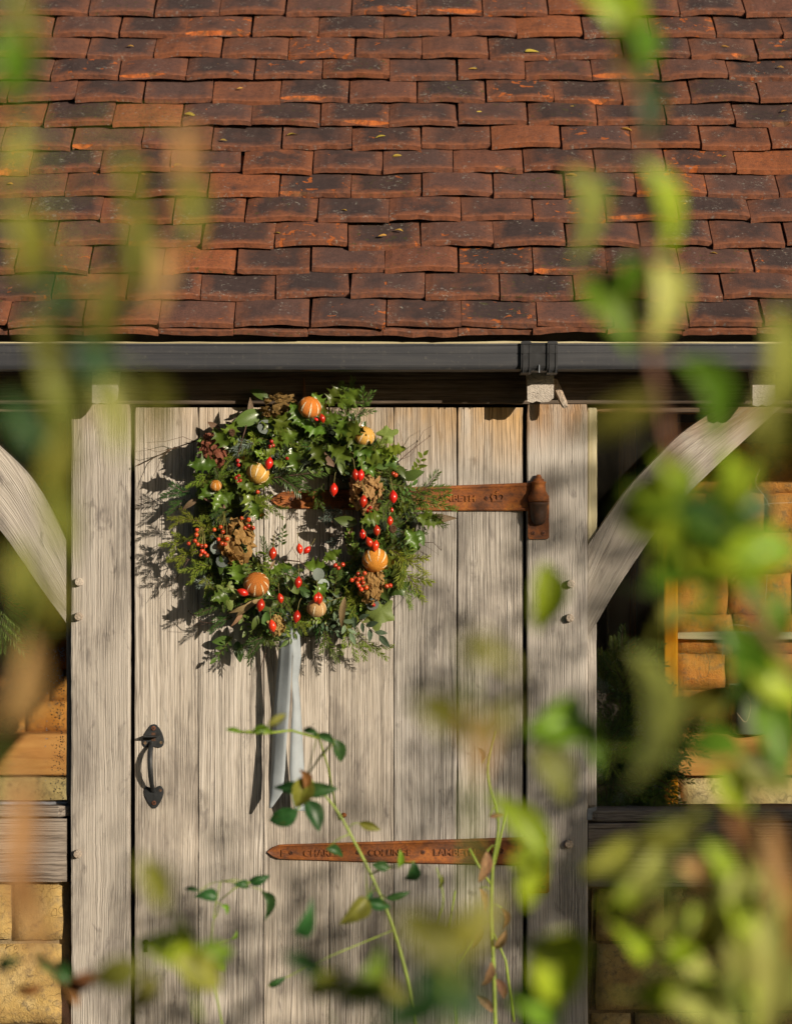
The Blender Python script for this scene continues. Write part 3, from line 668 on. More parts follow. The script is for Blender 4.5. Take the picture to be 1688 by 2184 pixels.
# --- strap hinges
def text_mesh(txt, x0, x1, zc, h, y):
    me = TEXTS[txt]; xs = [v.co.x for v in me.vertices]
    if not me.get('fit'):
        me['fit'] = 1
        ys = [v.co.y for v in me.vertices]; zs = [v.co.z for v in me.vertices]
        for v in me.vertices:
            a = (v.co.x - min(xs)) / (max(xs) - min(xs)); b = (v.co.y - min(ys)) / (max(ys) - min(ys)); c = (v.co.z - min(zs)) / (max(zs) - min(zs))
            v.co = Vector(((a - 0.5) * (x1 - x0), 0.002 - 0.0046 * c, (b - 0.5) * h))
        me.materials.clear(); me.materials.append(M['rust']); me.name = 'lettering'
    return me, Vector(((x0 + x1) / 2, y, zc))
def hinge(dy, tipx, tops, bots, label, dark):
    """tops / bots: strap outline along x (measured pixels)"""
    hg = empty('strap_hinge', P(1148, 1060 + dy, -0.02), cot); hg['label'] = label
    n = 46; xs = [tipx + (1136 - tipx) * (i / n) ** 1.0 for i in range(n + 1)]
    def lerp(tab, x):
        for (a, u), (b, v) in zip(tab, tab[1:]):
            if x <= b: return u + (v - u) * max(0, (x - a)) / (b - a)
        return tab[-1][1]
    prof = [(-1.0, 0.0), (-1.0, -0.004), (-0.93, -0.0085), (-0.82, -0.0095), (-0.74, -0.0068), (-0.68, -0.0055), (0.0, -0.0055), (0.68, -0.0055), (0.74, -0.0068), (0.82, -0.0095), (0.93, -0.0085), (1.0, -0.004), (1.0, 0.0)]
    vs = []; fs = []; k = len(prof); c = P(844, 1062 + dy, 0)
    for i, x in enumerate(xs):
        tp, bt = lerp(tops, x), lerp(bots, x); mid = (tp + bt) / 2; hf = (bt - tp) / 2
        t_ = (x - tipx) / 26
        sh = min(1.0, max(0.05, math.sqrt(max(0, t_)) if t_ < 1 else 1.0)); hf *= sh
        kn = max(0.0, min(1.0, (x - 1085) / 40))
        for s_, y in prof:
            yy = y * (1 if t_ > 0.5 else 0.6 + 0.8 * max(0, t_)) - 0.010 * kn * (1 if y < 0 else 0)
            vs.append(P(x, mid + s_ * hf, 0) + Vector((0, yy, 0)) - c)
    for i in range(n):
        for j in range(k - 1): fs.append((i * k + j, i * k + j + 1, (i + 1) * k + j + 1, (i + 1) * k + j))
    fs.append(tuple(range(k))); fs.append(tuple(n * k + j for j in range(k))[::-1])
    me = mesh('strap', vs, fs, 'rust', True); put('strap', me, hg, c)
    # knuckle and pin
    cz = lambda py: Z(py + dy, -0.022); ax = P(1148, 1060 + dy, -0.022)
    px = S
    prof = [(4, 1120), (11, 1117), (14, 1112), (17, 1104), (18.5, 1092), (18.5, 1079), (20.5, 1076), (20.5, 1071)]
    m_ = MB(); m_.lathe([(r_ * px, Z(p_ + dy, -0.022)) for r_, p_ in prof], 18, (ax.x, ax.y, 0)); m_.build('pin_cup', 'darkiron', hg, ax, True)
    prof = [(20.5, 1070), (22, 1066), (22, 1060), (19, 1054), (15, 1046), (14, 1036), (14.5, 1031), (16, 1030), (16, 1027), (11, 1026), (11.5, 1022), (7, 1020), (6, 1016), (4.5, 1014), (4, 1012)]
    m_ = MB(); m_.lathe([(r_ * px, Z(p_ + dy, -0.022)) for r_, p_ in prof], 18, (ax.x, ax.y, 0)); m_.build('knuckle', 'rust', hg, ax, True)
    a, b = P(1125, 1150 + dy, -0.012), P(1170, 1054 + dy, -0.012); e = 0.004
    m_ = MB(); m_.prism([(a.x + e, a.z), (b.x - e, a.z), (b.x, a.z + e), (b.x, b.z - e), (b.x - e, b.z), (a.x + e, b.z), (a.x, b.z - e), (a.x, a.z + e)], -0.0175, -0.0115)
    m_.build('hinge_plate', 'rust', hg, a)
    for sx in (1136.5, 1157.5): put('screw', SCR, hg, P(sx, 1137 + dy, -0.0175))
    zc_ = Z(1062 + dy); yl = -0.0058
    for sx in dark: put('screw', SCR, hg, P(sx, 1064 + dy - 0.004 * (sx - 621), yl))
    for tx, a, b in (('F', 600, 609), ('CHARLES', 648, 733), ('COLLINGE', 786, 876), ('LAMBETH', 925, 1013)):
        me, c = text_mesh(tx, X(a), X(b), Z(1064.5 + dy - 0.006 * (a - 600)), 14.5 * S, yl); put('lettering', me, hg, c)
    # raised crown emblem
    cc = P(1060, 1060 + dy, yl); q = S; m_ = MB()
    m_.box((cc.x - 11 * q, -0.0085, cc.z - 10 * q), (cc.x + 11 * q, -0.005, cc.z - 5.5 * q))
    for sx in (-1, 1):
        m_.tube([cc + Vector((sx * u * q, -0.0016, v * q)) for u, v in ((10, -5), (13, 1), (10, 6), (4, 6), (0, 3))], 1.7 * q, 6)
    m_.tube([cc + Vector((0, -0.0016, v * q)) for v in (-5, 4)], 1.6 * q, 6)
    m_.box((cc.x - 1.2 * q, -0.0085, cc.z + 5 * q), (cc.x + 1.2 * q, -0.005, cc.z + 13 * q)); m_.box((cc.x - 3.6 * q, -0.0083, cc.z + 8 * q), (cc.x + 3.6 * q, -0.005, cc.z + 10.2 * q))
    m_.build('crown_emblem', 'rust', hg, cc)
hinge(0, 578, [(578, 1049), (900, 1038), (1136, 1029)], [(578, 1084), (900, 1090), (1136, 1090)], 'rusty iron strap hinge with raised lettering passing behind the wreath', (621, 763, 902, 1037))
hinge(755, 570, [(570, 1802), (900, 1792), (1136, 1785)], [(570, 1832), (900, 1842), (1136, 1846)], 'rusty iron strap hinge with raised lettering low on the door', (621, 763, 902, 1037))

# --- door handle
dh = empty('door_handle', P(326, 1640, 0), cot); dh['label'] = 'black iron thumb latch pull handle on the left board'
def hp(cx, cy): return (X((550 + cx / 4.853) * 0.5332), Z((2850 + cy / 4.853) * 0.5332))
up = [(318, 225), (370, 240), (430, 310), (480, 400), (510, 500), (518, 570), (508, 630), (470, 675), (420, 690), (370, 680), (345, 665), (270, 662), (240, 670), (180, 685), (130, 665), (98, 620), (92, 560), (110, 470), (150, 390), (210, 300), (265, 240)]
lo = [(425, 1420), (470, 1440), (505, 1490), (510, 1560), (490, 1650), (440, 1750), (390, 1830), (340, 1865), (290, 1860), (240, 1810), (180, 1710), (135, 1610), (125, 1530), (140, 1470), (180, 1440), (230, 1450), (300, 1470), (370, 1450)]
for nm, pts in (('upper_plate', up), ('lower_plate', lo)):
    m_ = MB(); pp = [hp(*q) for q in pts][::-1]; cx = sum(p[0] for p in pp) / len(pp); czz = sum(p[1] for p in pp) / len(pp)
    n = len(pp); inner = [(cx + (x - cx) * 0.94, czz + (z - czz) * 0.95) for x, z in pp]
    vs = [(x, 0.0, z) for x, z in pp] + [(x, -0.0025, z) for x, z in pp] + [(x, -0.004, z) for x, z in inner]
    fs = [(k, (k + 1) % n, (k + 1) % n + n, k + n) for k in range(n)] + [(k + n, (k + 1) % n + n, (k + 1) % n + 2 * n, k + 2 * n) for k in range(n)] + [tuple(range(2 * n, 3 * n))]
    m_.add(vs, [f[::-1] for f in fs]); m_.build(nm, 'iron', dh, (cx, 0, czz))
gx = [(275, 560, 0.004), (268, 640, 0.012), (262, 740, 0.024), (262, 900, 0.031), (268, 1050, 0.033), (275, 1200, 0.030), (288, 1370, 0.022), (300, 1480, 0.010), (305, 1545, 0.004)]
vs = []; fs = []
for (cx, cy, h) in gx:
    x, z = hp(cx, cy); wd = 0.0118 if 700 < cy < 1300 else 0.0105
    for dx, dyy in ((-wd / 2, 0.0), (-wd / 3, -0.0035), (wd / 3, -0.0035), (wd / 2, 0.0), (wd / 3, 0.003), (-wd / 3, 0.003)): vs.append((x + dx, -h + dyy, z))
for i in range(len(gx) - 1):
    for k in range(6): fs.append((i * 6 + k, (i + 1) * 6 + k, (i + 1) * 6 + (k + 1) % 6, i * 6 + (k + 1) % 6))
m_ = MB(); m_.add(vs, fs); m_.build('grip', 'iron', dh, (vs[0][0], 0, vs[0][2]), True)
x0, z0 = hp(275, 390); x1, z1 = hp(352, 555)
m_ = MB(); m_.box((x0, -0.0046, z1), (x1, -0.003, z0)); m_.build('latch_slot', 'darkiron', dh, (x0, 0, z1))
xa, za = hp(140, 452); xb, zb = hp(430, 452)
m_ = MB(); m_.prism([(xa, za - 0.0012), (xb, za - 0.0012), (xb, za + 0.0016), (xa, za + 0.0016)], -0.030, -0.006); m_.prism([((xa + xb) / 2 - 0.003, za - 0.001), ((xa + xb) / 2 + 0.003, za - 0.001), ((xa + xb) / 2 + 0.003, za + 0.001), ((xa + xb) / 2 - 0.003, za + 0.001)], -0.01, 0.0)
m_.build('thumb_latch', 'iron', dh, (xa, 0, za))
for cx, cy in ((312, 305), (320, 1755)):
    x, z = hp(cx, cy); put('screw', SCR, dh, (x, -0.004, z))
for cx, cy in ((152, 590), (460, 585), (447, 1512)):
    x, z = hp(cx, cy); m_ = MB(); m_.lathe([(0.0036, 0), (0.0036, 0.0003), (0.001, 0.0004)], 10, (x, -0.0038, z), 0, 'y'); m_.build('screw_hole', 'feather', dh, (x, -0.004, z))

# --- windows
def window(px0, px1, stile_side, label):
    wn = empty('window', ((X(px0) + X(px1)) / 2, 0.05, Z(1740)), cot); wn['label'] = label
    ztop, zb = Z(880), Z(1716)
    m_ = MB(); m_.box((X(px0), 0.058, zb - 0.01), (X(px1), 0.062, ztop + 0.012)); m_.build('glass_pane', 'glass', wn, (X((px0 + px1) / 2), 0.06, zb))
    return wn
wl = window(-1250, 142, 1, 'left casement window with misted glass and dark oak surround')
beam('frame_stile', X(139.5), X(151.5), Z(1716), Z(866), 0.018, 0.12, M['beam'], wl, 'z', 0.003, 0.001, 40)
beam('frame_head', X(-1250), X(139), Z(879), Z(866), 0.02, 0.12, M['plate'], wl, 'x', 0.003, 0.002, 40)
beam('sill', X(-1250), X(147), Z(1743), Z(1719), 0.0, 0.14, M['beam'], wl, 'x', 0.004, 0.002, 60)
m_ = MB(); n = 30
pts = [(X(-60 + i * 200 / n), 0.035, Z(1717 + 1.2 * nz(i * 0.7))) for i in range(n + 1)]
m_.tube(pts, 0.0042, 6); m_.build('lead_strip', 'lead', wl, pts[0], True)
wr = window(1272, 3200, -1, 'right window with a conifer wreath hanging inside its glass')
beam('frame_stile', X(1252.5), X(1273), Z(1250), Z(868), 0.008, 0.12, M['paleoak'], wr, 'z', 0.004, 0.0012, 60)
beam('frame_stile', X(1252.5), X(1272), Z(1726), Z(1251), 0.009, 0.12, M['post'], wr, 'z', 0.004, 0.0012, 60)
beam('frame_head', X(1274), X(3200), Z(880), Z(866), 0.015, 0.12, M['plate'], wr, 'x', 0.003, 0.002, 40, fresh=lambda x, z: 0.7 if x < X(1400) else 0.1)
beam('sill', X(1249), X(3200), Z(1753), Z(1728), -0.008, 0.14, M['beam'], wr, 'x', 0.004, 0.002, 80)
m_ = MB(); m_.prism([(X(1250), Z(1748)), (X(1252), Z(1724)), (X(1272), Z(1720)), (X(1269), Z(1728)), (X(1262), Z(1732)), (X(1261), Z(1747))], -0.0125, -0.007); m_.build('lead_corner', 'lead', wr, P(1260, 1735))
# glazing bar far right
for gxp in (2250,): beam('frame_stile', X(gxp), X(gxp + 60), Z(1726), Z(866), 0.0, 0.12, M['beam'], wr)
# rails under the windows
beam('sill_beam', X(-1250), X(142.5), Z(1882), Z(1745.5), -0.008, 0.13, M['beam'], cot, 'x', 0.003, 0.0016, 60, label='grey oak beam under the left window')
beam('sill_beam', X(1253), X(3200), Z(1891), Z(1754.5), -0.012, 0.13, M['beam'], cot, 'x', 0.003, 0.0016, 90, label='dark grey oak beam under the right window')
# stones
def stone(name, x0, x1, z0, z1, y, par, mat, dep=0.11):
    nx, nzz = max(3, int((x1 - x0) / 0.022)), max(3, int((z1 - z0) / 0.022)); vs = []; fs = []; sd = rnd.random() * 50
    c = Vector(((x0 + x1) / 2, y, (z0 + z1) / 2))
    for j in range(nzz + 1):
        for i in range(nx + 1):
            u, v = i / nx, j / nzz; x = x0 + (x1 - x0) * u; z = z0 + (z1 - z0) * v
            ed = min(u * (x1 - x0), (1 - u) * (x1 - x0), v * (z1 - z0), (1 - v) * (z1 - z0))
            yy = y + 0.006 * nz(x * 14 + sd, z * 14) + 0.0035 * nz(x * 45, z * 45 + sd) + (0.010 if ed < 1e-6 else (0.002 if ed < 0.03 else 0))
            if ed < 1e-6: x += 0.004 * nz(x * 25, z * 25 + sd, 4); z += 0.004 * nz(x * 25 + 9, z * 25, sd)
            vs.append(Vector((x, yy, z)) - c)
    W_ = nx + 1
    for j in range(nzz):
        for i in range(nx): fs.append((j * W_ + i, j * W_ + i + 1, (j + 1) * W_ + i + 1, (j + 1) * W_ + i))
    bd = [i for i in range(W_)] + [j * W_ + nx for j in range(1, nzz + 1)] + [nzz * W_ + i for i in range(nx - 1, -1, -1)] + [j * W_ for j in range(nzz - 1, 0, -1)]
    k0 = len(vs); vs += [vs[i] * 1.0 + Vector((0, dep, 0)) for i in bd]
    for i in range(len(bd)): fs.append((bd[i], k0 + i, k0 + (i + 1) % len(bd), bd[(i + 1) % len(bd)]))
    return put(name, mesh(name, vs, fs, mat, True), par, c)
wall = empty('stone_wall', (X(700), 0.05, 0.0), cot); wall['label'] = 'low wall of yellow sandstone blocks under the windows'
gp = 0.010
def courses(px_in, rows, sgn, mat='stone', par=wall, y=0.0, lim=1350):
    for (pa, pb, cuts) in rows:
        z1, z0 = Z(pa) - gp / 2, Z(pb) + gp / 2
        for a, b in zip(cuts, cuts[1:]):
            xa, xb = sorted((X(a), X(b))); stone('stone', xa + gp / 2, xb - gp / 2, z0, z1, y + rnd.uniform(-0.004, 0.006), par, mat)
courses(138, [(1884, 2012, [137, 26, -190, -420, -640, -900, -1230]), (2012, 2190, [134, -90, -330, -520, -800, -1040, -1230]), (2190, 2420, [137, 20, -240, -500, -700, -1000, -1230]), (2420, 2690, [136, -150, -400, -700, -960, -1230])], -1)
courses(1256, [(1893, 2012, [1257, 1268, 1420, 1640, 1850, 2100, 2400, 2800, 3180]), (2012, 2160, [1258, 1267, 1480, 1700, 1950, 2200, 2500, 2900, 3180]), (2160, 2400, [1257, 1350, 1600, 1850, 2100, 2400, 2800, 3180]), (2400, 2690, [1257, 1450, 1700, 2000, 2300, 2650, 3180])], 1)
m_ = MB(); m_.box((X(-1240), 0.024, 0.0), (X(146), 0.13, Z(1884))); m_.build('mortar_core', 'mortar', wall, (X(-600), 0.05, 0))
m_ = MB(); m_.box((X(1254), 0.024, 0.0), (X(3190), 0.13, Z(1893))); m_.build('mortar_core', 'mortar', wall, (X(2000), 0.05, 0))

# --- inside of the cottage
ins = empty('room', (0, 1.0, 0.0), cot); ins['label'] = 'room seen through the windows, oak lined with a low stone plinth'
BY = 2.0
def bx(name, a, b, mat, par=ins):
    m_ = MB(); m_.box(a, b); return m_.build(name, mat, par, [(p + q) / 2 for p, q in zip(a, b)])
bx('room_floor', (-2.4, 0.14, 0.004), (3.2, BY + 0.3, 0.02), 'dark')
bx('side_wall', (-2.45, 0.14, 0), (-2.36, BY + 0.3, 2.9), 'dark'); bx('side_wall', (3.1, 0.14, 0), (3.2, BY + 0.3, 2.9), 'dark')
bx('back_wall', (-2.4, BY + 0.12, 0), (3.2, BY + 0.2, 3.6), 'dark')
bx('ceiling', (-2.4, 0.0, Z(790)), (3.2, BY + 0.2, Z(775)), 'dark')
def inner(y, pxa, pxb, tag_):
    zl = Z(1650, y); ledge = Z(1562, y)
    xa, xb = X(pxa, y), X(pxb, y)
    x = xa
    while x < xb - 0.05:
        w_ = min(rnd.uniform(0.2, 0.32), xb - x); stone('inner_stone', x + 0.003, x + w_ - 0.003, zl - 0.19, zl - 0.003, y - 0.04, ins, 'stone2'); x += w_
    bx('inner_plinth', (xa, y - 0.03, 0.02), (xb, y + 0.1, zl - 0.01), 'mortar')
    beam('inner_beam', xa, xb, zl, ledge, y - 0.06, y + 0.1, M['orangeoak'], ins, 'x', 0.004, 0.002, 40)
    zt = Z(900, y); z = ledge; row = 0
    while z < zt - 0.03:
        h = min(rnd.uniform(0.085, 0.105), zt - z); x = xa - (rnd.uniform(0.02, 0.07) if row % 2 else 0)
        if abs(z - Z(1366, y)) < 0.02: z += 0.0
        while x < xb - 0.02:
            w_ = rnd.uniform(0.13, 0.2); a_, b_ = max(x, xa), min(x + w_, xb)
            if b_ - a_ > 0.025: stone('inner_block', a_ + 0.0007, b_ - 0.0007, z + 0.0007, z + h - 0.0007, y + 0.02, ins, 'amber', 0.05)
            x += w_
        z += h; row += 1
    bx('inner_bedding', (xa, y + 0.034, ledge), (xb, y + 0.07, zt), 'amber')
    beam('inner_rail', xa, xb, Z(1364, y), Z(1348, y), y - 0.006, y + 0.012, M['paleoak'], ins, 'x', 0.003, 0.001, 20)
inner(BY, -330, 300, 'l')
RY = 0.42
inner(RY, 1442, 2450, 'r')
beam('inner_post', X(1411, RY), X(1441, RY), 0.02, Z(880, RY), RY - 0.05, RY + 0.12, M['orangeoak'], ins, 'z', 0.004, 0.001, 20)
beam('inner_post', X(1322, 1.0), X(1352, 1.0), 0.02, Z(900, 1.0), 0.95, 1.05, M['orangeoak'], ins, 'z', 0.004, 0.001, 20)
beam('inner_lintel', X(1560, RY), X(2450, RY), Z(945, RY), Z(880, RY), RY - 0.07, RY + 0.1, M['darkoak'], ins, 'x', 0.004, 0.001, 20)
bx('white_panel', (X(1296, 0.8), 0.8, Z(1440, 0.8)), (X(1341, 0.8), 0.83, Z(1150, 0.8)), 'plaster')

#@@PART2
# ------------------------------------------------------------------ leaf shapes
def frame(t, n):
    """columns: length, width, normal"""
    t = Vector(t).normalized(); n = Vector(n); n = (n - t * n.dot(t))
    n = n.normalized() if n.length > 1e-5 else t.orthogonal().normalized()
    return Matrix((t, n.cross(t), n)).transposed()
def leaf_mesh(name, mat, prof, wid=0.5, fold=0.12, bend=0.15, nu=9, wave=0.0, seed=0, cup=0.0):
    """unit length leaf along x, base at 0"""
    r = random.Random(seed); vs = []; fs = []; cols = (-1, -0.5, 0, 0.5, 1)
    ph = r.random() * 9
    for i in range(nu + 1):
        u = i / nu; h = prof(u) * wid * 0.5
        for c in cols:
            z = fold * abs(c) * h * 2 - bend * (u - 0.35) ** 2 * 1.6 + wave * math.sin(u * 14 + ph + c * 2) * abs(c) + cup * c * u
            vs.append((u, c * h, z))
    for i in range(nu):
        for j in range(4): fs.append((i * 5 + j, (i + 1) * 5 + j, (i + 1) * 5 + j + 1, i * 5 + j + 1))
    return mesh(name, vs, fs, mat, True)
ell = lambda u: max(0.02, math.sin(math.pi * min(1, u ** 0.85)) ** 0.8)
ovate = lambda u: max(0.02, (math.sin(math.pi * u ** 0.62)) ** 0.9)
lance = lambda u: max(0.02, math.sin(math.pi * u ** 0.8))
roundp = lambda u: max(0.04, math.sqrt(max(0, 1 - (2 * u - 1) ** 2)))
def holly_mesh(mat, seed):
    r = random.Random(seed); vs = []; fs = []; n = 21
    for i in range(n):
        u = i / (n - 1); base = 0.23 * math.sin(math.pi * u ** 0.9) + 0.015
        sp = (i % 4 == 2)
        for c in (-1, -0.55, 0, 0.55, 1):
            k = base * (1.0 if abs(c) < 1 else (1.72 if sp else 0.92))
            z = 0.10 * abs(c) ** 1.5 * (0.8 if not sp else 1.5) * (1 if not sp else 1) + 0.045 * math.sin(u * 15 + seed + (2 if c > 0 else 0)) * abs(c) - 0.16 * (u - 0.4) ** 2
            if abs(c) == 1 and sp: z += r.uniform(-0.04, 0.07)
            vs.append((u + (0.02 if sp and abs(c) == 1 else 0), c * k, z))
    for i in range(n - 1):
        for j in range(4): fs.append((i * 5 + j, (i + 1) * 5 + j, (i + 1) * 5 + j + 1, i * 5 + j + 1))
    return mesh('holly_leaf', vs, fs, mat, True)
def ivy_mesh(name, mat, seed, lobes=5):
    r = random.Random(seed); n = 30; vs = [(0.35, 0, 0.03)]; fs = []
    for k in range(2):
        for i in range(n):
            a = math.pi + 2 * math.pi * i / n
            rr = 0.36 + 0.14 * max(0, math.cos(lobes * (a))) ** 1.0 + (0.12 if abs(((a % (2 * math.pi)) - 0)) < 0.35 or abs((a % (2 * math.pi)) - 2 * math.pi) < 0.35 else 0)
            if abs(a % (2 * math.pi) - math.pi) < 0.3: rr *= 0.62
            rr *= (0.55, 1.0)[k] * (1 + 0.05 * r.uniform(-1, 1))
            vs.append((0.4 + rr * math.cos(a), rr * math.sin(a) * 0.95, (0.02, -0.04 + 0.05 * math.sin(3 * a + seed))[k]))
    for i in range(n):
        j = (i + 1) % n; fs.append((0, 1 + i, 1 + j)); fs.append((1 + i, 1 + n + i, 1 + n + j, 1 + j))
    return mesh(name, vs, fs, mat, True)

def sprig_mesh(name, mat, L, nl, wn, count, seed, comb=True, side=0, curve=0.1, stemr=0.0011, fan=55):
    """needle sprig along x; needles in a comb or all round; side shoots"""
    r = random.Random(seed); m_ = MB()
    def shoot(p0, d, n0, L, count, nl):
        b = d.cross(n0).normalized(); cv = r.uniform(-curve, curve); pts = []
        for i in range(7):
            u = i / 6; pts.append(p0 + d * (L * u) + b * (cv * L * u * u) - n0 * (0.12 * L * u * u))
        m_.tube(pts, [stemr * (1 - 0.6 * i / 6) for i in range(7)], 4, 1, False)
        for i in range(count):
            u = (i + 0.5) / count; q = u * 6; k = min(5, int(q)); p = pts[k].lerp(pts[k + 1], q - k); dd = (pts[k + 1] - pts[k]).normalized()
            sd = 1 if i % 2 else -1
            if comb: a = r.gauss(0.18, 0.16); v = b * sd * math.cos(a) + n0 * math.sin(a)
            else: a = r.uniform(-0.5, math.pi + 0.5); v = b * math.cos(a) + n0 * math.sin(a)
            fa = R(fan + r.uniform(-10, 10) - 22 * u); v = (dd * math.cos(fa) + v * math.sin(fa)).normalized()
            l = nl * (0.65 + 0.45 * math.sin(math.pi * min(1, 0.15 + u * 0.8))) * r.uniform(0.85, 1.1)
            wv = v.cross(n0 if abs(v.dot(n0)) < 0.9 else b).normalized() * wn * 0.5; up = wv.cross(v).normalized() * wn * 0.25
            m_.add([p, p + v * l * 0.5 + wv, p + v * l - up, p + v * l * 0.5 - wv, p + v * l * 0.5 + up * 1.5], [(0, 1, 4), (4, 1, 2), (4, 2, 3), (0, 4, 3)], 0)
    X_, N_ = Vector((1, 0, 0)), Vector((0, 0, 1))
    shoot(Vector((0, 0, 0)), X_, N_, L, count, nl)
    for k in range(side):
        u = 0.25 + 0.5 * k / max(1, side); s_ = 1 if k % 2 else -1
        d = (X_ * 0.75 + Vector((0, 1, 0)) * s_ * 0.62 + N_ * r.uniform(-0.1, 0.2)).normalized()
        shoot(X_ * L * u, d, N_, L * r.uniform(0.4, 0.55), int(count * 0.5), nl * 0.92)
    return m_.me(name, [mat, 'twig'])
def leafsprig_mesh(name, mat, L, ll, lw, count, seed):
    r = random.Random(seed); m_ = MB(); pts = [Vector((L * i / 5, 0.02 * L * math.sin(i + seed), -0.1 * L * (i / 5) ** 2)) for i in range(6)]
    m_.tube(pts, [0.0012 * (1 - 0.1 * i) for i in range(6)], 4, 1, False)
    for i in range(count):
        u = (i + 1) / count; q = u * 4.99; k = int(q); p = pts[k].lerp(pts[k + 1], q - k)
        a = (1 if i % 2 else -1) * R(r.uniform(35, 65)) * (1 if i < count - 1 else 0.1); el = r.uniform(-0.1, 0.5)
        t = Vector((math.cos(a) * math.cos(el), math.sin(a) * math.cos(el), math.sin(el))); fr = frame(t, Vector((r.uniform(-0.4, 0.4), r.uniform(-0.4, 0.4), 1)))
        l = ll * r.uniform(0.7, 1.1); w_ = lw * l * 0.5
        vs = []; nu = 4
        for x in range(nu + 1):
            uu = x / nu; h = w_ * ell(uu)
            for c in (-1, 0, 1): vs.append(p + fr @ Vector((uu * l, c * h, 0.12 * abs(c) * h * 2 - 0.1 * l * uu * uu)))
        m_.add(vs, [(x * 3 + c, (x + 1) * 3 + c, (x + 1) * 3 + c + 1, x * 3 + c + 1) for x in range(nu) for c in range(2)], 0)
    return m_.me(name, [mat, 'stalk'])

# ------------------------------------------------------------------ wreath on the door
wr_c = P(650, 1120, -0.04)
wre = empty('wreath', P(650, 1120, 0), None, 'large round wreath of fir, holly, dried oranges and rosehips hanging on the plank door', 'wreath')
r = random.Random(21)
def Wp(cx, cy, h): return P(319.9 + cx * 0.4106, 799.7 + cy * 0.4106, -h)
CX, CY = 650, 1120
def ring_h(px, py):
    q = (math.hypot(px - CX, (py - CY)) - 180) / 105
    return 0.012 + 0.075 * math.sqrt(max(0.0, 1 - q * q))
def surf(cx, cy, extra=0.0):
    px, py = 319.9 + cx * 0.4106, 799.7 + cy * 0.4106
    return P(px, py, -(ring_h(px, py) + extra))
def pol(th, rr, extra=0.0):
    px, py = CX + rr * math.cos(th), CY - rr * math.sin(th)
    return P(px, py, -(ring_h(px, py) + extra))
# moss base
m_ = MB(); nu, nv = 40, 10; vs = []; fs = []
for i in range(nu):
    th = 2 * math.pi * i / nu
    for j in range(nv):
        a = 2 * math.pi * j / nv; rr = (0.190 + 0.062 * math.cos(a)) * (1 + 0.05 * nz(i * 0.9, j * 0.9)); 
        vs.append(Vector((P(CX, CY).x + rr * math.cos(th), -0.036 - 0.034 * math.sin(a), P(CX, CY).z + rr * math.sin(th))))
for i in range(nu):
    for j in range(nv): fs.append((i * nv + j, ((i + 1) % nu) * nv + j, ((i + 1) % nu) * nv + (j + 1) % nv, i * nv + (j + 1) % nv))
m_.add(vs, [f[::-1] for f in fs]); m_.build('moss_base', 'moss', wre, P(CX, CY, -0.036), True)

firs = [sprig_mesh('fir_sprig', 'fir', 0.10, 0.019, 0.0021, 84, k, k % 2 == 0, 2) for k in range(4)]
firl = [sprig_mesh('light_fir_sprig', 'firlight', 0.095, 0.016, 0.0018, 96, 20 + k, False, 2) for k in range(3)]
yews = [sprig_mesh('yew_sprig', 'yew', 0.095, 0.021, 0.0029, 50, 40 + k, True, 1) for k in range(3)]
blus = [sprig_mesh('silver_fir_sprig', 'bluefir', 0.06, 0.016, 0.0022, 40, 60 + k, False, 2) for k in range(2)]
boxs = [leafsprig_mesh('box_sprig', 'box', 0.07, 0.020, 0.5, 11, 80 + k) for k in range(3)]
bays_s = [leafsprig_mesh('myrtle_sprig', 'bay', 0.085, 0.032, 0.42, 9, 90 + k) for k in range(3)]
sages = [leafsprig_mesh('sage_sprig', 'sage', 0.07, 0.03, 0.4, 7, 95 + k) for k in range(2)]
hols = [holly_mesh('holly', k) for k in range(6)]; hollime = [holly_mesh('hollylime', 10 + k) for k in range(3)]
bays = [leaf_mesh('laurel_leaf', 'bay', ell, 0.46, 0.14, 0.2, seed=k) for k in range(3)]
ivys = [ivy_mesh('ivy_leaf', 'ivy', k) for k in range(2)]; ivyd = [ivy_mesh('ivy_leaf', 'bay', 7 + k) for k in range(2)]
feats = [leaf_mesh('feather', 'feather', lance, 0.30, 0.1, 0.3, seed=k, cup=0.03 * k) for k in range(2)]
straps = [leaf_mesh('dry_leaf', 'drystrap', lance, 0.2, 0.15, 0.35, seed=k, wave=0.01) for k in range(2)]
eucs = [leaf_mesh('eucalyptus_leaf', 'euc', roundp, 0.9, 0.06, 0.1, seed=k) for k in range(2)]
def sprig(me, loc, ang, L=1.0, tilt_=0.2, roll=None, par=None):
    """ang: direction of growth in the plane of the door (degrees); tilt_: lift towards the viewer"""
    a = R(ang); t = Vector((math.cos(a) * math.cos(tilt_), -math.sin(tilt_), math.sin(a) * math.cos(tilt_)))
    rl = r.uniform(-0.45, 0.45) if roll is None else roll
    n = Vector((0, -1, 0)); s_ = t.cross(n).normalized(); n = (n + s_ * math.tan(rl))
    nm = me.name.split('.')[0]
    return put(nm, me, par or wre, loc, frame(t, n) @ Matrix.Diagonal((L, L, L)))
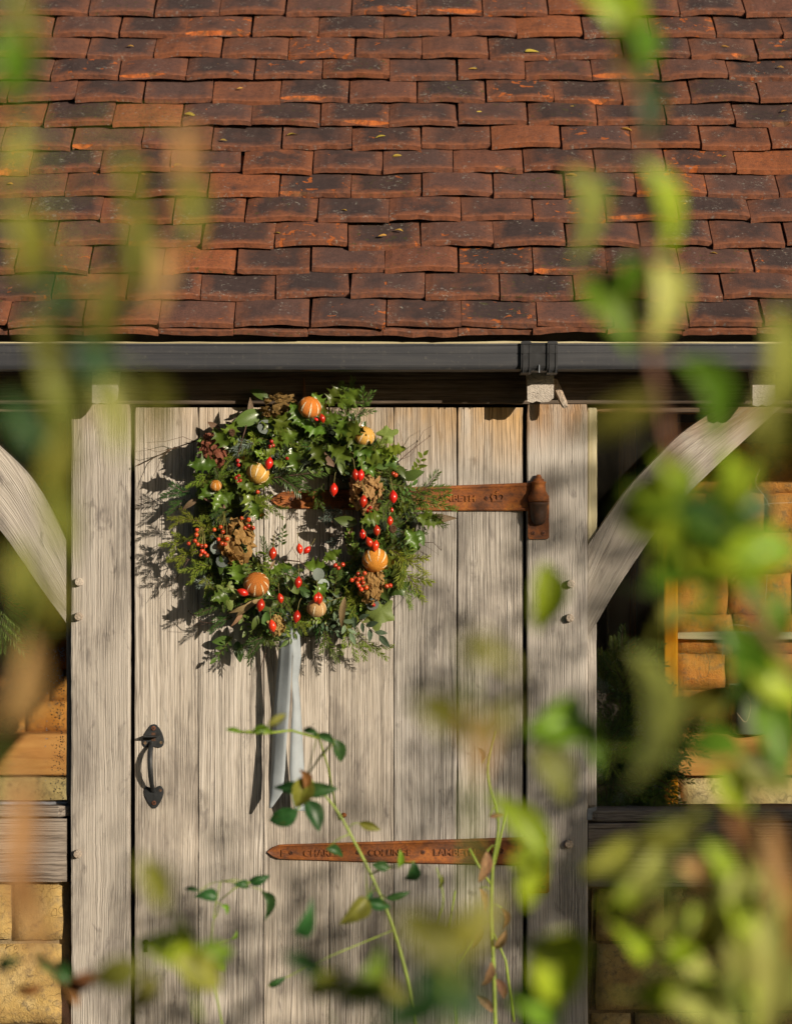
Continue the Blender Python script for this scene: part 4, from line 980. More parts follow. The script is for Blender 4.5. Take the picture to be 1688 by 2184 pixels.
# greenery that fills the ring, kinds by sector as in the wreath
def sector(th):
    d = math.degrees(th) % 360
    if 40 <= d < 140: return 'top'
    if 140 <= d < 225: return 'left'
    if 225 <= d < 320: return 'bottom'
    return 'right'
mixes = {'top': [('yew', 3), ('fir', 2), ('bay', 2), ('blu', 1.2), ('box', 1.2)], 'left': [('firl', 5), ('fir', 3), ('yew', 2), ('box', 0.8), ('blu', 0.5)],
         'bottom': [('yew', 4), ('firl', 2.5), ('fir', 2), ('box', 2), ('bay', 2), ('sage', 1.2)], 'right': [('fir', 4), ('firl', 3), ('box', 2.5), ('yew', 1.5), ('blu', 0.8)]}
kinds = {'yew': yews, 'fir': firs, 'firl': firl, 'blu': blus, 'box': boxs, 'bay': bays_s, 'sage': sages}
for layer, (cnt, r0, r1, ex) in enumerate(((90, 196, 236, -0.022), (0, 128, 150, -0.03), (150, 150, 232, -0.012))):
    for i in range(cnt):
        th = 2 * math.pi * (i + r.random()) / cnt; rr = r.uniform(r0, r1)
        ks = mixes[sector(th)]; kn = r.choices([k for k, _ in ks], [q for _, q in ks])[0]
        dg = math.degrees(th)
        if layer == 0: ang = dg + r.choice((-1, 1)) * r.uniform(15, 60); rr -= 42
        elif layer == 1: ang = dg + 180 + r.choice((-1, 1)) * r.uniform(70, 105); rr += 12
        else: ang = dg + r.choice((-90, 90, 90)) + r.uniform(-50, 50)
        L = r.uniform(0.5, 0.78) * (0.62 if layer == 1 else 1.0)
        p = pol(th, rr, ex); p.y = min(p.y, -0.016)
        if layer == 1 and 120 < (dg % 360) < 200: continue
        sprig(r.choice(kinds[kn]), p, ang, L, r.uniform(-0.02, 0.22) if layer < 2 else r.uniform(0.0, 0.22))
for i in range(80):                      # lighter tips over the top of the ring
    th = 2 * math.pi * (i + r.random()) / 80; kn = r.choice(('firl', 'box', 'bay', 'firl', 'fir'))
    p = pol(th, r.uniform(150, 225), 0.004)
    sprig(r.choice(kinds[kn]), p, math.degrees(th) + r.choice((-90, 90)) + r.uniform(-60, 60), r.uniform(0.4, 0.62), r.uniform(0.1, 0.45))
for i in range(46):                      # the ring is broadest at the bottom and left
    th = R(r.uniform(195, 335)); kn = r.choice(('yew', 'bay', 'box', 'firl', 'fir'))
    p = pol(th, r.uniform(112, 150), -0.004); p.y = min(p.y, -0.035)
    sprig(r.choice(kinds[kn]), p, math.degrees(th) + r.choice((-90, 90, 0)) + r.uniform(-40, 40), r.uniform(0.4, 0.6), r.uniform(0.05, 0.4))
# sprigs that reach well out of the ring
for cx, cy, a, k, L in ((210, 600, 190, 'yew', 1.1), (190, 650, 215, 'yew', .9), (260, 760, 170, 'firl', 1.2), (230, 850, 195, 'firl', 1.3), (250, 910, 205, 'firl', 1.2), (330, 980, 200, 'firl', 1.3), (380, 1180, 205, 'yew', 1.1), (420, 1250, 215, 'yew', 1.0),
                         (540, 1340, 260, 'yew', 1.0), (600, 1330, 240, 'yew', 1.0), (1000, 1300, 300, 'firl', 1.2), (1060, 1330, 315, 'firl', 1.1), (900, 1330, 290, 'fir', 1.0), (1260, 940, 310, 'firl', 1.4), (1240, 900, 330, 'firl', 1.2), (1290, 1000, 290, 'firl', 1.1),
                         (1330, 640, 350, 'firl', 1.3), (1320, 620, 15, 'fir', 1.1), (1340, 700, 330, 'fir', 1.0), (1010, 230, 75, 'fir', 1.0), (1050, 240, 50, 'fir', .9), (600, 540, 8, 'yew', 1.8), (690, 525, -25, 'yew', 0.9), (560, 640, -40, 'firl', 1.0), (470, 620, -20, 'firl', 1.1),
                         (900, 560, 250, 'fir', .8), (1000, 700, 200, 'blu', 1.2), (1010, 830, 230, 'blu', 1.1), (540, 350, 200, 'blu', 1.2), (570, 370, 330, 'blu', 1.1), (760, 450, 20, 'blu', 1.3), (680, 890, 80, 'bay', .6),
                         (960, 1200, 300, 'sage', 1.3), (1040, 1230, 320, 'sage', 1.3), (1000, 1150, 200, 'sage', 1.0), (1060, 960, 100, 'box', 1.0), (1340, 560, 60, 'box', 1.1), (430, 1360, 230, 'bay', 1.1)):
    sprig(r.choice(kinds[k]), surf(cx, cy, 0.004), a, L * (0.9 if cx > 1000 else 0.62 if cx < 450 else 0.75), r.uniform(0.1, 0.3))
# holly
for cx, cy, a, L in ((930, 165, 60, .052), (975, 160, 35, .055), (905, 200, 120, .045), (960, 270, -10, .060), (915, 300, 160, .05), (1010, 300, -25, .058), (860, 270, 70, .05), (800, 260, 120, .05), (770, 300, 200, .052), (700, 300, 150, .05), (840, 345, -60, .052),
                     (925, 360, -30, .055), (1030, 365, -20, .055), (740, 370, -80, .05), (650, 310, 60, .05), (720, 250, 30, .05), (880, 240, 10, .045), (980, 340, 70, .05), (350, 470, 180, .055), (330, 440, 120, .048), (360, 550, 220, .05), (440, 540, -30, .045), (490, 590, -60, .065), (540, 580, 30, .045),
                     (420, 380, 130, .05), (380, 360, 60, .05), (460, 430, -20, .04), (480, 480, -90, .05), (440, 620, 200, .045), (370, 600, 250, .04), (530, 650, -70, .04), (470, 1090, 100, .05), (430, 1130, 200, .045), (800, 985, -10, .05), (740, 985, 200, .045), (1380, 740, -10, .05), (1330, 800, -60, .045), (1210, 720, 200, .045), (1200, 1010, 40, .04), (920, 1080, 230, .04), (900, 960, 30, .04), (1080, 420, -50, .05), (1120, 450, 10, .045)):
    o = sprig(r.choice(hols), surf(cx, cy, 0.020 + r.uniform(0, 0.014)), a, L * 1.22, r.uniform(-0.1, 0.35))
for cx, cy, a, L in ((680, 395, 100, .045), (660, 390, 200, .04), (700, 430, -50, .04), (620, 440, 150, .04), (640, 450, -20, .035), (420, 555, 30, .035), (1170, 380, -30, .055), (1215, 400, 10, .05)):
    sprig(r.choice(hollime), surf(cx, cy, 0.026), a, L, r.uniform(0.0, 0.4))
# laurel, ivy, eucalyptus, feathers, dry leaves
for cx, cy, a, L in ((585, 190, 205, .078), (620, 130, 150, .05), (1310, 540, 20, .052), (1290, 470, -60, .035), (470, 800, 230, .04), (500, 740, -70, .045), (1080, 770, 170, .055), (1110, 800, 30, .045), (1390, 800, -70, .04), (1180, 1080, -60, .05), (1240, 1150, 60, .05), (780, 1100, -50, .045), (660, 1190, 190, .05), (430, 1370, 190, .048), (450, 1380, 280, .05), (600, 1230, -80, .055), (560, 1250, 250, .035), (770, 1140, 120, .05), (985, 430, -80, .04), (940, 520, 100, .045), (1240, 480, 160, .05), (1160, 560, 250, .045), (1000, 480, -30, .04), (890, 520, 150, .04)):
    sprig(r.choice(bays), surf(cx, cy, 0.015), a, L, r.uniform(0.0, 0.4))
for cx, cy, a, L, me in ((385, 1080, -75, .062, ivys[0]), (1215, 1160, 255, .075, ivys[1]), (1170, 1260, 200, .03, ivys[0]), (1240, 1120, 20, .05, ivyd[0]), (1270, 1060, 60, .045, ivyd[1]), (390, 1030, 100, .045, ivyd[0]), (1180, 330, 20, .05, ivys[1]), (1230, 410, -60, .04, ivyd[0])):
    sprig(me, surf(cx, cy, 0.02), a, L, 0.15)
for cx, cy, a, L in ((330, 930, 60, .034), (345, 950, 330, .03), (640, 270, 180, .036), (910, 1060, 250, .03), (880, 1070, 100, .03), (1120, 1190, 0, .03)):
    sprig(r.choice(eucs), surf(cx, cy, 0.022), a, L, 0.2)
for cx, cy, a, L in ((395, 690, 152, .062), (250, 640, 215, .045), (300, 240, -40, .052), (830, 380, -35, .075), (1390, 770, 12, .085), (1000, 720, -65, .06), (520, 220, 88, .045), (1020, 800, -85, .05)):
    sprig(r.choice(feats), surf(cx, cy, 0.022), a, L, 0.08)
for cx, cy, a, L in ((570, 1160, 215, .075), (490, 1220, 235, .05), (540, 1190, 200, .06), (1010, 1150, 262, .075), (1030, 860, 80, .045), (650, 960, 240, .03)):
    sprig(r.choice(straps), surf(cx, cy, 0.022), a, L, 0.05)

# dried oranges
def orange_me(mat, slits, sd):
    rr = random.Random(sd); n = 28; prof = []
    m_ = MB()
    for i in range(13):
        a = math.pi * i / 12; prof.append((max(0.02, math.sin(a) * (1 + 0.015 * rr.uniform(-1, 1))), -0.9 * math.cos(a)))
    m_.lathe(prof, n); me = m_.me('dried_orange', [mat], True)
    for v in me.vertices: v.co *= 1 + 0.03 * nz(v.co.x * 2 + sd, v.co.y * 2, v.co.z * 2)
    s_ = MB()
    for k in range(slits):
        az = 2 * math.pi * (k + rr.uniform(-0.15, 0.15)) / slits; hw = rr.uniform(0.05, 0.085); vs = []; ns = 8
        for i in range(ns + 1):
            a = math.pi * (0.17 + 0.64 * i / ns); wv = hw * math.sin(math.pi * i / ns) ** 0.7 + 0.004
            for c in (-1, 0, 1):
                az2 = az + c * wv / max(0.35, math.sin(a)); q = 1.022 if c else 0.995
                vs.append((q * math.sin(a) * math.cos(az2), q * math.sin(a) * math.sin(az2), -0.915 * math.cos(a) * q))
        s_.add(vs, [(i * 3 + c, i * 3 + c + 1, (i + 1) * 3 + c + 1, (i + 1) * 3 + c) for i in range(ns) for c in range(2)])
    s_.lathe([(0.10, -0.93), (0.07, -0.96), (0.02, -0.955)], 8)
    return me, s_.me('rind_slit', 'pith')
for i, (cx, cy, rad, mat, n, ax) in enumerate(((828, 168, 60, 'orange', 8, (0.2, -0.5, 0.9)), (1112, 318, 54, 'orangeyel', 9, (0.3, -0.6, 0.75)), (560, 512, 59, 'orangeyel', 8, (-0.3, -0.5, -0.85)), (552, 1088, 66, 'orange', 10, (0.05, -0.75, 0.6)), (1168, 962, 67, 'orange', 9, (0.0, -0.75, -0.65)), (865, 1212, 50, 'orangetan', 7, (0.1, -0.45, 0.85)), (340, 575, 32, 'orange', 8, (0, -0.4, 0.9)))):
    me, sm = orange_me(mat, n, 50 + i); t = Vector(ax).normalized(); fm = frame(t.orthogonal(), t); q = rad * 0.4106 * S
    o = put('dried_orange', me, wre, surf(cx, cy, 0.05 if i == 0 else 0.03), fm @ Matrix.Diagonal((q, q, q)))
    so = bpy.data.objects.new('rind_slit', sm); sc.collection.objects.link(so); so.parent = o; WL[so] = WL[o]

# dried hydrangea heads
def hydra_me(mat, sd):
    rr = random.Random(sd); m_ = MB()
    for k in range(30):
        a = rr.uniform(0, 2 * math.pi); el = math.acos(rr.uniform(-0.15, 1)); d = Vector((math.sin(el) * math.cos(a), math.sin(el) * math.sin(a), math.cos(el) * 0.75))
        c = d * rr.uniform(0.72, 0.98); fr = frame(d.orthogonal(), d + Vector((rr.uniform(-.5, .5), rr.uniform(-.5, .5), rr.uniform(-.3, .3)))) @ Matrix.Rotation(rr.uniform(0, 6), 3, 'Z')
        for p in range(4):
            b = p * math.pi / 2 + rr.uniform(-0.2, 0.2); l = rr.uniform(0.38, 0.56); e1 = rr.uniform(-0.18, 0.12); e2 = rr.uniform(-0.2, 0.15); cu = rr.uniform(-0.1, 0.14)
            loc = [(0, 0, 0), (l * .45, -l * .42, e1 * .6), (l * .55, 0, 0.08 + cu), (l * .45, l * .42, e2 * .6), (l * .95, -l * .3, e1 + cu), (l * 1.05, 0, cu * 1.6), (l * .95, l * .3, e2 + cu)]
            ro = Matrix.Rotation(b, 3, 'Z')
            m_.add([c + fr @ (ro @ Vector(v)) for v in loc], [(0, 1, 2), (0, 2, 3), (1, 4, 5, 2), (2, 5, 6, 3)])
    return m_.me('hydrangea_head', mat)
for i, (cx, cy, rx, ry, mat) in enumerate(((672, 172, 84, 66, 'hydra'), (325, 395, 66, 80, 'hydra'), (455, 870, 84, 104, 'hydra'), (1118, 612, 78, 86, 'hydrapale'), (1150, 1092, 60, 84, 'hydra'), (655, 1298, 40, 46, 'hydrapale'))):
    q = 0.4106 * S * 1.08; fm = frame((1, 0, 0), (0, -1, 0)) @ Matrix.Diagonal((rx * q, ry * q, (rx + ry) * 0.42 * q))
    put('hydrangea_head', hydra_me(mat, 300 + i), wre, surf(cx, cy, 0.018), fm)

# rosehips on stalks, berries
m_ = MB(); m_.lathe([(0.10, 1.0), (0.13, 0.92), (0.30, 0.75), (0.41, 0.5), (0.42, 0.25), (0.34, 0.02), (0.20, -0.16), (0.11, -0.24), (0.10, -0.27)], 14); m_.lathe([(0.10, -0.27), (0.13, -0.33), (0.05, -0.42)], 8, (0, 0, 0), 1)
HIP = m_.me('rosehip', ['hip', 'hiptip'], True)
m_ = MB(); m_.tube([(0, 0, 0.98), (0.03, 0.02, 1.35), (0.12, 0.05, 1.9), (0.1, 0.2, 2.3)], [0.045, 0.04, 0.04, 0.04], 5); STK = m_.me('stalk', 'stalk', True)
for cx, cy, a, s_ in ((615, 470, 8, 1), (1068, 530, -6, .95), (1090, 532, 8, .95), (952, 608, 3, 1.05), (1105, 668, 5, 1), (1263, 645, -3, 1.05), (1245, 765, 0, .75), (1178, 818, -4, .9), (1103, 836, 0, .85), (1145, 878, -25, .9), (1166, 897, 12, .9), (635, 938, 5, 1), (778, 912, -8, .85), (806, 914, 40, .75), (767, 1088, 6, .95), (497, 1130, -68, .95), (570, 1208, 10, 1.05), (679, 1168, -12, .8), (877, 1172, -4, 1), (858, 1165, 12, .7), (758, 1267, 8, 1), (638, 1315, -12, 1), (897, 232, -14, .75), (1255, 702, 0, .4), (868, 228, -60, .4)):
    q = 0.020 * s_ * 1.08; fm = Matrix.Rotation(R(a), 3, 'Y') @ Matrix.Rotation(R(r.uniform(-12, 8)), 3, 'X') @ Matrix.Rotation(r.uniform(0, 6), 3, 'Z')
    o = put('rosehip', HIP, wre, surf(cx, cy + 6, 0.046 + r.uniform(0, 0.008)), fm @ Matrix.Diagonal((q, q, q)))
    so = bpy.data.objects.new('stalk', STK); sc.collection.objects.link(so); so.parent = o; WL[so] = WL[o]
m_ = MB(); m_.lathe([(0.15, -0.98), (0.5, -0.87), (0.87, -0.5), (1.0, 0), (0.87, 0.5), (0.5, 0.86), (0.16, 0.97)], 12); m_.lathe([(0.16, 0.97), (0.2, 1.04), (0.06, 1.02)], 6, (0, 0, 0), 1)
BER = m_.me('berry', ['berry', 'hiptip'], True)
m_ = MB(); m_.lathe([(0.15, -0.98), (0.5, -0.87), (0.87, -0.5), (1.0, 0), (0.87, 0.5), (0.5, 0.86), (0.16, 0.97)], 12); m_.lathe([(0.16, 0.97), (0.2, 1.04), (0.06, 1.02)], 6, (0, 0, 0), 1)
RBER = m_.me('holly_berry', ['redberry', 'hiptip'], True)
ber = [(333, 804), (366, 790), (377, 815), (355, 854), (400, 852), (373, 876), (390, 879), (475, 744), (511, 752), (511, 784), (492, 795), (533, 795), (563, 729), (558, 608), (200, 876), (233, 862), (247, 880), (268, 888), (287, 888), (270, 915), (264, 937), (295, 938), (240, 830), (243, 805), (284, 925),
       (1080, 1033), (1113, 1030), (1065, 1058), (1083, 1061), (1101, 1056), (1047, 1066), (1106, 1079), (1122, 1105), (1096, 1114), (1084, 1095), (1075, 1080), (1228, 1097), (1246, 1094), (962, 990), (1000, 985), (978, 1003), (1275, 520), (1262, 512)]
stems = MB()
hubs = [(385, 720), (270, 790), (1090, 990), (980, 970), (520, 700), (1250, 500)]
for cx, cy in ber:
    p = surf(cx, cy, 0.044 + r.uniform(-0.004, 0.006)); fm = frame(Vector((r.uniform(-1, 1), 0.1, r.uniform(-1, 1))), Vector((r.uniform(-.7, .7), -1, r.uniform(-.9, .3)))); q = 0.0051 * r.uniform(0.9, 1.12)
    put('berry', BER, wre, p, fm @ Matrix.Diagonal((q, q, q)))
    hx = min(hubs, key=lambda h: math.hypot(h[0] - cx, h[1] - cy)); hq = surf(*hx, 0.012)
    if (hq - p).length < 0.07: stems.tube([p, p.lerp(hq, 0.5) + Vector((0.003, -0.006, 0.002)), hq], 0.0007, 4)
stems.build('berry_stalk', 'stalk', wre, surf(385, 720, 0.01))
for cx, cy in ((455, 445), (458, 468), (460, 525), (468, 548), (453, 558), (447, 535), (630, 345), (638, 366), (622, 372), (1130, 705), (1145, 690), (1125, 688), (1140, 715), (712, 432), (1160, 1195)):
    fm = frame((1, 0.2, 0), Vector((r.uniform(-.6, .6), -1, r.uniform(-.6, .6)))); q = 0.0046
    put('holly_berry', RBER, wre, surf(cx, cy, 0.032), fm @ Matrix.Diagonal((q, q, q)))
# twigs
def twig(pts, rad, subs, name='twig', mat='twig'):
    m_ = MB(); pts = [Vector(p) for p in pts]; n = len(pts); m_.tube(pts, [rad * (1 - 0.65 * i / (n - 1)) for i in range(n)], 5)
    for q in subs: q = [Vector(p) for p in q]; m_.tube(q, [rad * 0.5 * (1 - 0.6 * i / (len(q) - 1)) for i in range(len(q))], 4)
    e = pts[-1]; m_.lathe([(rad * 0.5, -0.001), (rad * 1.0, 0.001), (rad * 0.4, 0.004)], 5, e)
    return m_.build(name, mat, wre, pts[0], True)
T = lambda *ps: [Wp(a, b, h) for a, b, h in ps]
twig(T((330, 350, .05), (230, 345, .05), (110, 385, .045), (0, 440, .04), (-60, 470, .035)), 0.0019, [T((110, 385, .045), (40, 400, .05), (-30, 380, .05)), T((110, 385, .045), (60, 430, .04), (30, 500, .04), (0, 560, .035)), T((230, 345, .05), (170, 320, .055), (80, 345, .055), (-20, 350, .055))])
twig(T((300, 960, .05), (200, 960, .055), (130, 990, .05)), 0.0018, [T((200, 960, .055), (160, 930, .05), (120, 960, .05)), T((200, 960, .055), (150, 1040, .045), (100, 1090, .04), (45, 1165, .035))])
twig(T((430, 1260, .05), (330, 1290, .055), (270, 1285, .055), (200, 1230, .05)), 0.0016, [T((330, 1290, .055), (250, 1300, .05), (180, 1300, .045))])
twig(T((650, 1330, .04), (620, 1400, .035), (590, 1470, .03), (570, 1540, .025)), 0.0013, [T((620, 1400, .035), (640, 1440, .035), (600, 1520, .03)), T((650, 1330, .04), (660, 1420, .03), (640, 1500, .03))])
twig(T((1260, 480, .05), (1300, 440, .045), (1370, 380, .04), (1450, 320, .03)), 0.0014, [T((1300, 440, .045), (1310, 350, .04), (1290, 250, .035)), T((1370, 380, .04), (1420, 290, .035), (1470, 260, .03)), T((1300, 440, .045), (1350, 420, .04), (1400, 350, .04))])
twig(T((1330, 880, .05), (1400, 870, .045), (1470, 870, .04), (1510, 910, .035)), 0.0012, [T((1400, 870, .045), (1450, 900, .04), (1500, 935, .035)), T((1330, 880, .05), (1400, 920, .04), (1440, 930, .04))])
twig(T((1300, 1040, .05), (1370, 1060, .045), (1400, 1130, .04), (1340, 1190, .035)), 0.0011, [T((1370, 1060, .045), (1400, 1080, .04), (1380, 1160, .03))])
twig(T((1040, 250, .06), (1080, 240, .07), (1110, 160, .07), (1145, 70, .065)), 0.0013, [])
twig(T((960, 375, .10), (1040, 400, .105), (1100, 430, .105), (1140, 480, .10), (1190, 540, .09)), 0.0022, [T((1140, 480, .1), (1145, 520, .1), (1100, 590, .1))], 'branch', 'stalk')
twig(T((560, 1170, .09), (480, 1190, .085), (400, 1240, .07)), 0.0018, [T((480, 1190, .085), (440, 1190, .08), (390, 1270, .06)), T((560, 1170, .09), (640, 1120, .09), (690, 1110, .09))])
twig(T((690, 960, .09), (780, 970, .095), (830, 1020, .095), (860, 1080, .09)), 0.0016, [T((780, 970, .095), (740, 900, .09), (750, 870, .085))])
twig(T((500, 260, .1), (480, 330, .1), (460, 400, .1), (440, 470, .09)), 0.0016, [T((480, 330, .1), (420, 380, .095))])
twig(T((960, 790, .06), (930, 740, .05), (890, 705, .04)), 0.0012, [T((930, 740, .05), (900, 720, .045)), T((960, 790, .06), (1000, 760, .06), (1020, 740, .05))])
# small cones
def cone_me(sd, rows=7):
    rr = random.Random(sd); m_ = MB(); m_.lathe([(0.12, -1), (0.35, -0.4), (0.25, 0.5), (0.05, 0.9)], 8)
    for i in range(rows):
        u = i / (rows - 1); z = -0.85 + 1.7 * u; rad = 0.75 * math.sin(math.pi * (0.22 + 0.66 * u)) + 0.08; n = 9
        for k in range(n):
            a = 2 * math.pi * (k + 0.5 * (i % 2)) / n + rr.uniform(-.1, .1); d = Vector((math.cos(a), math.sin(a), 0)); t = Vector((-d.y, d.x, 0)); c = d * rad + Vector((0, 0, z + 0.14))
            b0 = Vector((0, 0, z - 0.1)) + d * 0.15; wv = rad * 0.36
            m_.add([b0, c - t * wv * 0.7 - d * 0.12, c + Vector((0, 0, 0.06)), c + t * wv * 0.7 - d * 0.12, c - Vector((0, 0, 0.12)) - d * 0.03], [(0, 1, 2, 3), (0, 4, 1), (0, 3, 4), (1, 4, 2), (2, 4, 3)])
    return m_.me('pine_cone', 'cone')
CONE = [cone_me(1), cone_me(2)]
for cx, cy, q in ((425, 300, .011), (1258, 800, .012)):
    put('pine_cone', CONE[0], wre, surf(cx, cy, 0.03), frame((1, 0, 0), Vector((0.2, -1, 0.3))) @ Matrix.Diagonal((q, q, q)))
# hanging cord and ribbon tails
m_ = MB(); a, b = P(650, 862, -0.03), P(648, 805, -0.02)
for k in range(3): m_.tube([a + Vector((0.004 * (k - 1), 0, 0)), a.lerp(b, 0.5) + Vector((0.002 * (k - 1), -0.004, 0)), b], 0.0011, 4)
m_.build('hanging_cord', 'rustleaf', wre, a)
def ribbon(rows, name='ribbon_tail'):
    vs = []; fs = []
    for i, (xa, xb, py, y, tw) in enumerate(rows):
        for k in range(5):
            u = k / 4; vs.append(P(xa + (xb - xa) * u, py, -(y + tw * (u - 0.5) - 0.004 * math.sin(math.pi * u + i * 0.6))))
    # finer lengthwise
    V = []; n = len(rows); sub = 5
    for i in range(n - 1):
        for s_ in range(sub):
            f = s_ / sub; f = f * f * (3 - 2 * f) if False else f
            for k in range(5): V.append(vs[i * 5 + k].lerp(vs[(i + 1) * 5 + k], f))
    V += vs[-5:]
    for i in range(len(V) // 5 - 1):
        for k in range(4): fs.append((i * 5 + k, i * 5 + k + 1, (i + 1) * 5 + k + 1, (i + 1) * 5 + k))
    c = V[0].copy(); me = mesh(name, [v - c for v in V], fs, 'ribbon', True)
    o = put(name, me, wre, c); md = o.modifiers.new('thickness', 'SOLIDIFY'); md.thickness = 0.0006; return o
ribbon([(600, 620, 1296, .08, .0), (597, 624, 1340, .075, .012), (592, 622, 1420, .064, .016), (585, 618, 1500, .056, .010), (581, 611, 1580, .052, .018), (578, 608, 1640, .05, .012), (575, 603, 1690, .05, .012), (574, 579, 1724, .05, .006)])
ribbon([(612, 624, 1296, .075, .0), (618, 638, 1340, .07, -.012), (624, 642, 1400, .062, -.018), (622, 636, 1450, .052, -.022), (624, 640, 1500, .05, -.016), (620, 644, 1560, .048, -.012), (617, 648, 1640, .046, -.01), (620, 650, 1700, .045, -.01), (630, 652, 1730, .045, -.008)])

# ------------------------------------------------------------------ fallen leaves on the roof
flm = [leaf_mesh('fallen_leaf', 'fallen', ell, 0.42, 0.18, 0.12, seed=1), leaf_mesh('fallen_leaf', 'fallen', lance, 0.36, 0.3, 0.2, seed=2), leaf_mesh('fallen_leaf', 'fallen', ovate, 0.5, 0.12, 0.1, seed=3)]
O_ = ['first', 'second', 'third', 'fourth', 'fifth', 'sixth', 'seventh', 'eighth', 'ninth', 'tenth', 'eleventh', 'twelfth', 'thirteenth', 'fourteenth', 'fifteenth', 'sixteenth']
fl = [(550, 215, 35), (915, 298, 60), (1540, 298, 35), (1012, 392, 28), (805, 510, 60), (1235, 587, 50), (1605, 599, 45), (945, 620, 30), (572, 670, 30), (755, 725, 40), (605, 743, 20), (45, 797, 30), (1670, 672, 35), (1170, 1005, 28), (1612, 1020, 35), (1450, 912, 30)]
fl2 = [(1405, 217, 35), (350, 315, 60), (1635, 303, 32), (362, 498, 40), (762, 464, 30), (980, 558, 70), (1655, 487, 35), (1400, 678, 25), (755, 750, 60), (285, 787, 55), (1240, 878, 32), (28, 990, 40), (1360, 1085, 38), (25, 674, 40), (590, 245, 60)]
allf = [(a * 0.5055, b * 0.5055, c * 0.5055) for a, b, c in fl] + [(835 + a * 0.5055, b * 0.5055, c * 0.5055) for a, b, c in fl2]
fl_rows = {}
for (px, py, L) in allf:
    d = P(px, py, 0) - Vector((0, -D, ZC)); cp = Vector((0, -D, ZC)); tt = (O0 - cp).dot(NV) / d.dot(NV); hit = cp + d * tt
    n = max(0, int(((hit - O0).dot(U)) / GA)); fl_rows.setdefault(n, []).append((px, py, L, hit, n))
for n, lst in fl_rows.items():
    lst.sort(); 
    for i, (px, py, L, hit, n) in enumerate(lst):
        s_ = (hit - O0).dot(U) - n * GA
        base = hit + NV * (LAP - tilt * s_ + 0.0058)
        ln = L * S * 1.1; a = r.uniform(-0.5, 0.5) + r.choice((0, math.pi)); m = slope_frame() @ Matrix.Rotation(a, 3, 'Z') @ Matrix.Rotation(r.uniform(-.3, .3), 3, 'X')
        o = put('fallen_leaf', r.choice(flm), None, base - (m @ Vector((ln / 2, 0, 0))), m @ Matrix.Diagonal((ln, ln, ln)))
        pos = ('the only one on' if len(lst) == 1 else O_[i] + ' from left on')
        tag(o, 'yellow leaf on the roof, %s the %s tile course up' % (pos, O_[n]), 'leaf', 'fallen leaves on the roof')

# ------------------------------------------------------------------ things seen inside the windows
ledge_r = Z(1562, RY); 
def cone_at(px, y, ledge, q, label):
    t = empty('pine_cone', (X(px, y), y, ledge), None, label, 'pine cone', 'pine cones on the inner ledges')
    put('scales', CONE[1], t, (X(px, y), y, ledge + q * 0.75), frame((1, 0.3, 0), Vector((0.9, -0.5, 0.35))) @ Matrix.Diagonal((q, q, q * 1.15)))
cone_at(1487, RY - 0.03, ledge_r, 0.026, 'brown pine cone on the ledge inside the right window')
cone_at(22, BY - 0.03, Z(1562, BY), 0.032, 'brown pine cone on the ledge inside the left window')
# glass jar
jx, jy = X(1590, RY), RY - 0.045
t = empty('glass_jar', (jx, jy, ledge_r), None, 'grey green glass storm jar on the ledge inside the right window', 'jar')
m_ = MB(); m_.lathe([(0.040, 0.0), (0.044, 0.004), (0.045, 0.05), (0.046, 0.115), (0.047, 0.118), (0.044, 0.118), (0.042, 0.05), (0.036, 0.008)], 24, (jx, jy, ledge_r)); m_.build('glass_body', 'jar', t, (jx, jy, ledge_r), True)
m_ = MB(); m_.lathe([(0.026, 0.0), (0.027, 0.002), (0.027, 0.055), (0.022, 0.058), (0.004, 0.057), (0.003, 0.064)], 16, (jx, jy, ledge_r + 0.009)); m_.build('candle', 'pith', t, (jx, jy, ledge_r), True)
# conifer wreath behind the glass
r = random.Random(5)
cw = empty('conifer_wreath', P(1345, 1600, 0.16), None, 'dark fir and cypress wreath with red berries behind the right window glass', 'wreath')
cyp = [sprig_mesh('cypress_frond', 'fir', 0.15, 0.022, 0.003, 60, 140 + k, True, 6, 0.1) for k in range(2)]
m_ = MB(); pts = [P(1300 + 75 * math.cos(R(a)), 1590 - 125 * math.sin(R(a)), 0.17) for a in range(-100, 101, 12)]
m_.tube(pts, 0.035, 8); m_.build('moss_base', 'moss', cw, P(1345, 1600, 0.17), True)
for i in range(220):
    a = R(r.uniform(-105, 110)); rr = r.uniform(0.6, 1.05) if i < 150 else r.uniform(-0.25, 0.7); px, py = 1300 + 95 * rr * math.cos(a), 1590 - 145 * rr * math.sin(a)
    me = r.choice(firs + yews + blus + [cyp[0]]); sprig(me, P(px, py, r.uniform(0.09, 0.14)), math.degrees(a) + r.uniform(-80, 80), r.uniform(0.6, 1.0), r.uniform(0, 0.3), None, cw)
for px, py, a, L in ((1395, 1500, -35, 0.85), (1390, 1530, -50, 0.9), (1380, 1560, -60, 0.8), (1400, 1490, -20, 0.7)): sprig(r.choice(cyp), P(px, py, 0.10), a, L, 0.15, None, cw)
for px, py, a, L in ((1290, 1420, 60, 0.8), (1300, 1430, 20, 0.8), (1285, 1450, 100, 0.7)): sprig(r.choice(firs), P(px, py, 0.11), a, L, 0.15, None, cw)
for i in range(10):
    px, py = 1425 + r.uniform(-16, 16), 1655 + r.uniform(-16, 18); q = 0.0055
    put('berry', RBER, cw, P(px, py, 0.13 + r.uniform(-.01, .01)), frame((1, 0, 0), (r.uniform(-.5, .5), -1, r.uniform(-.5, .5))) @ Matrix.Diagonal((q, q, q)))
cwl = empty('conifer_frond', P(0, 1290, 0.14), None, 'hanging conifer frond at the edge of the left window', 'frond')
for px, py, a, L in ((-10, 1230, -70, 1.0), (0, 1250, -85, 1.0), (15, 1290, -60, 0.6)): sprig(cyp[0], P(px, py, 0.13), a, L, 0.1, None, cwl)
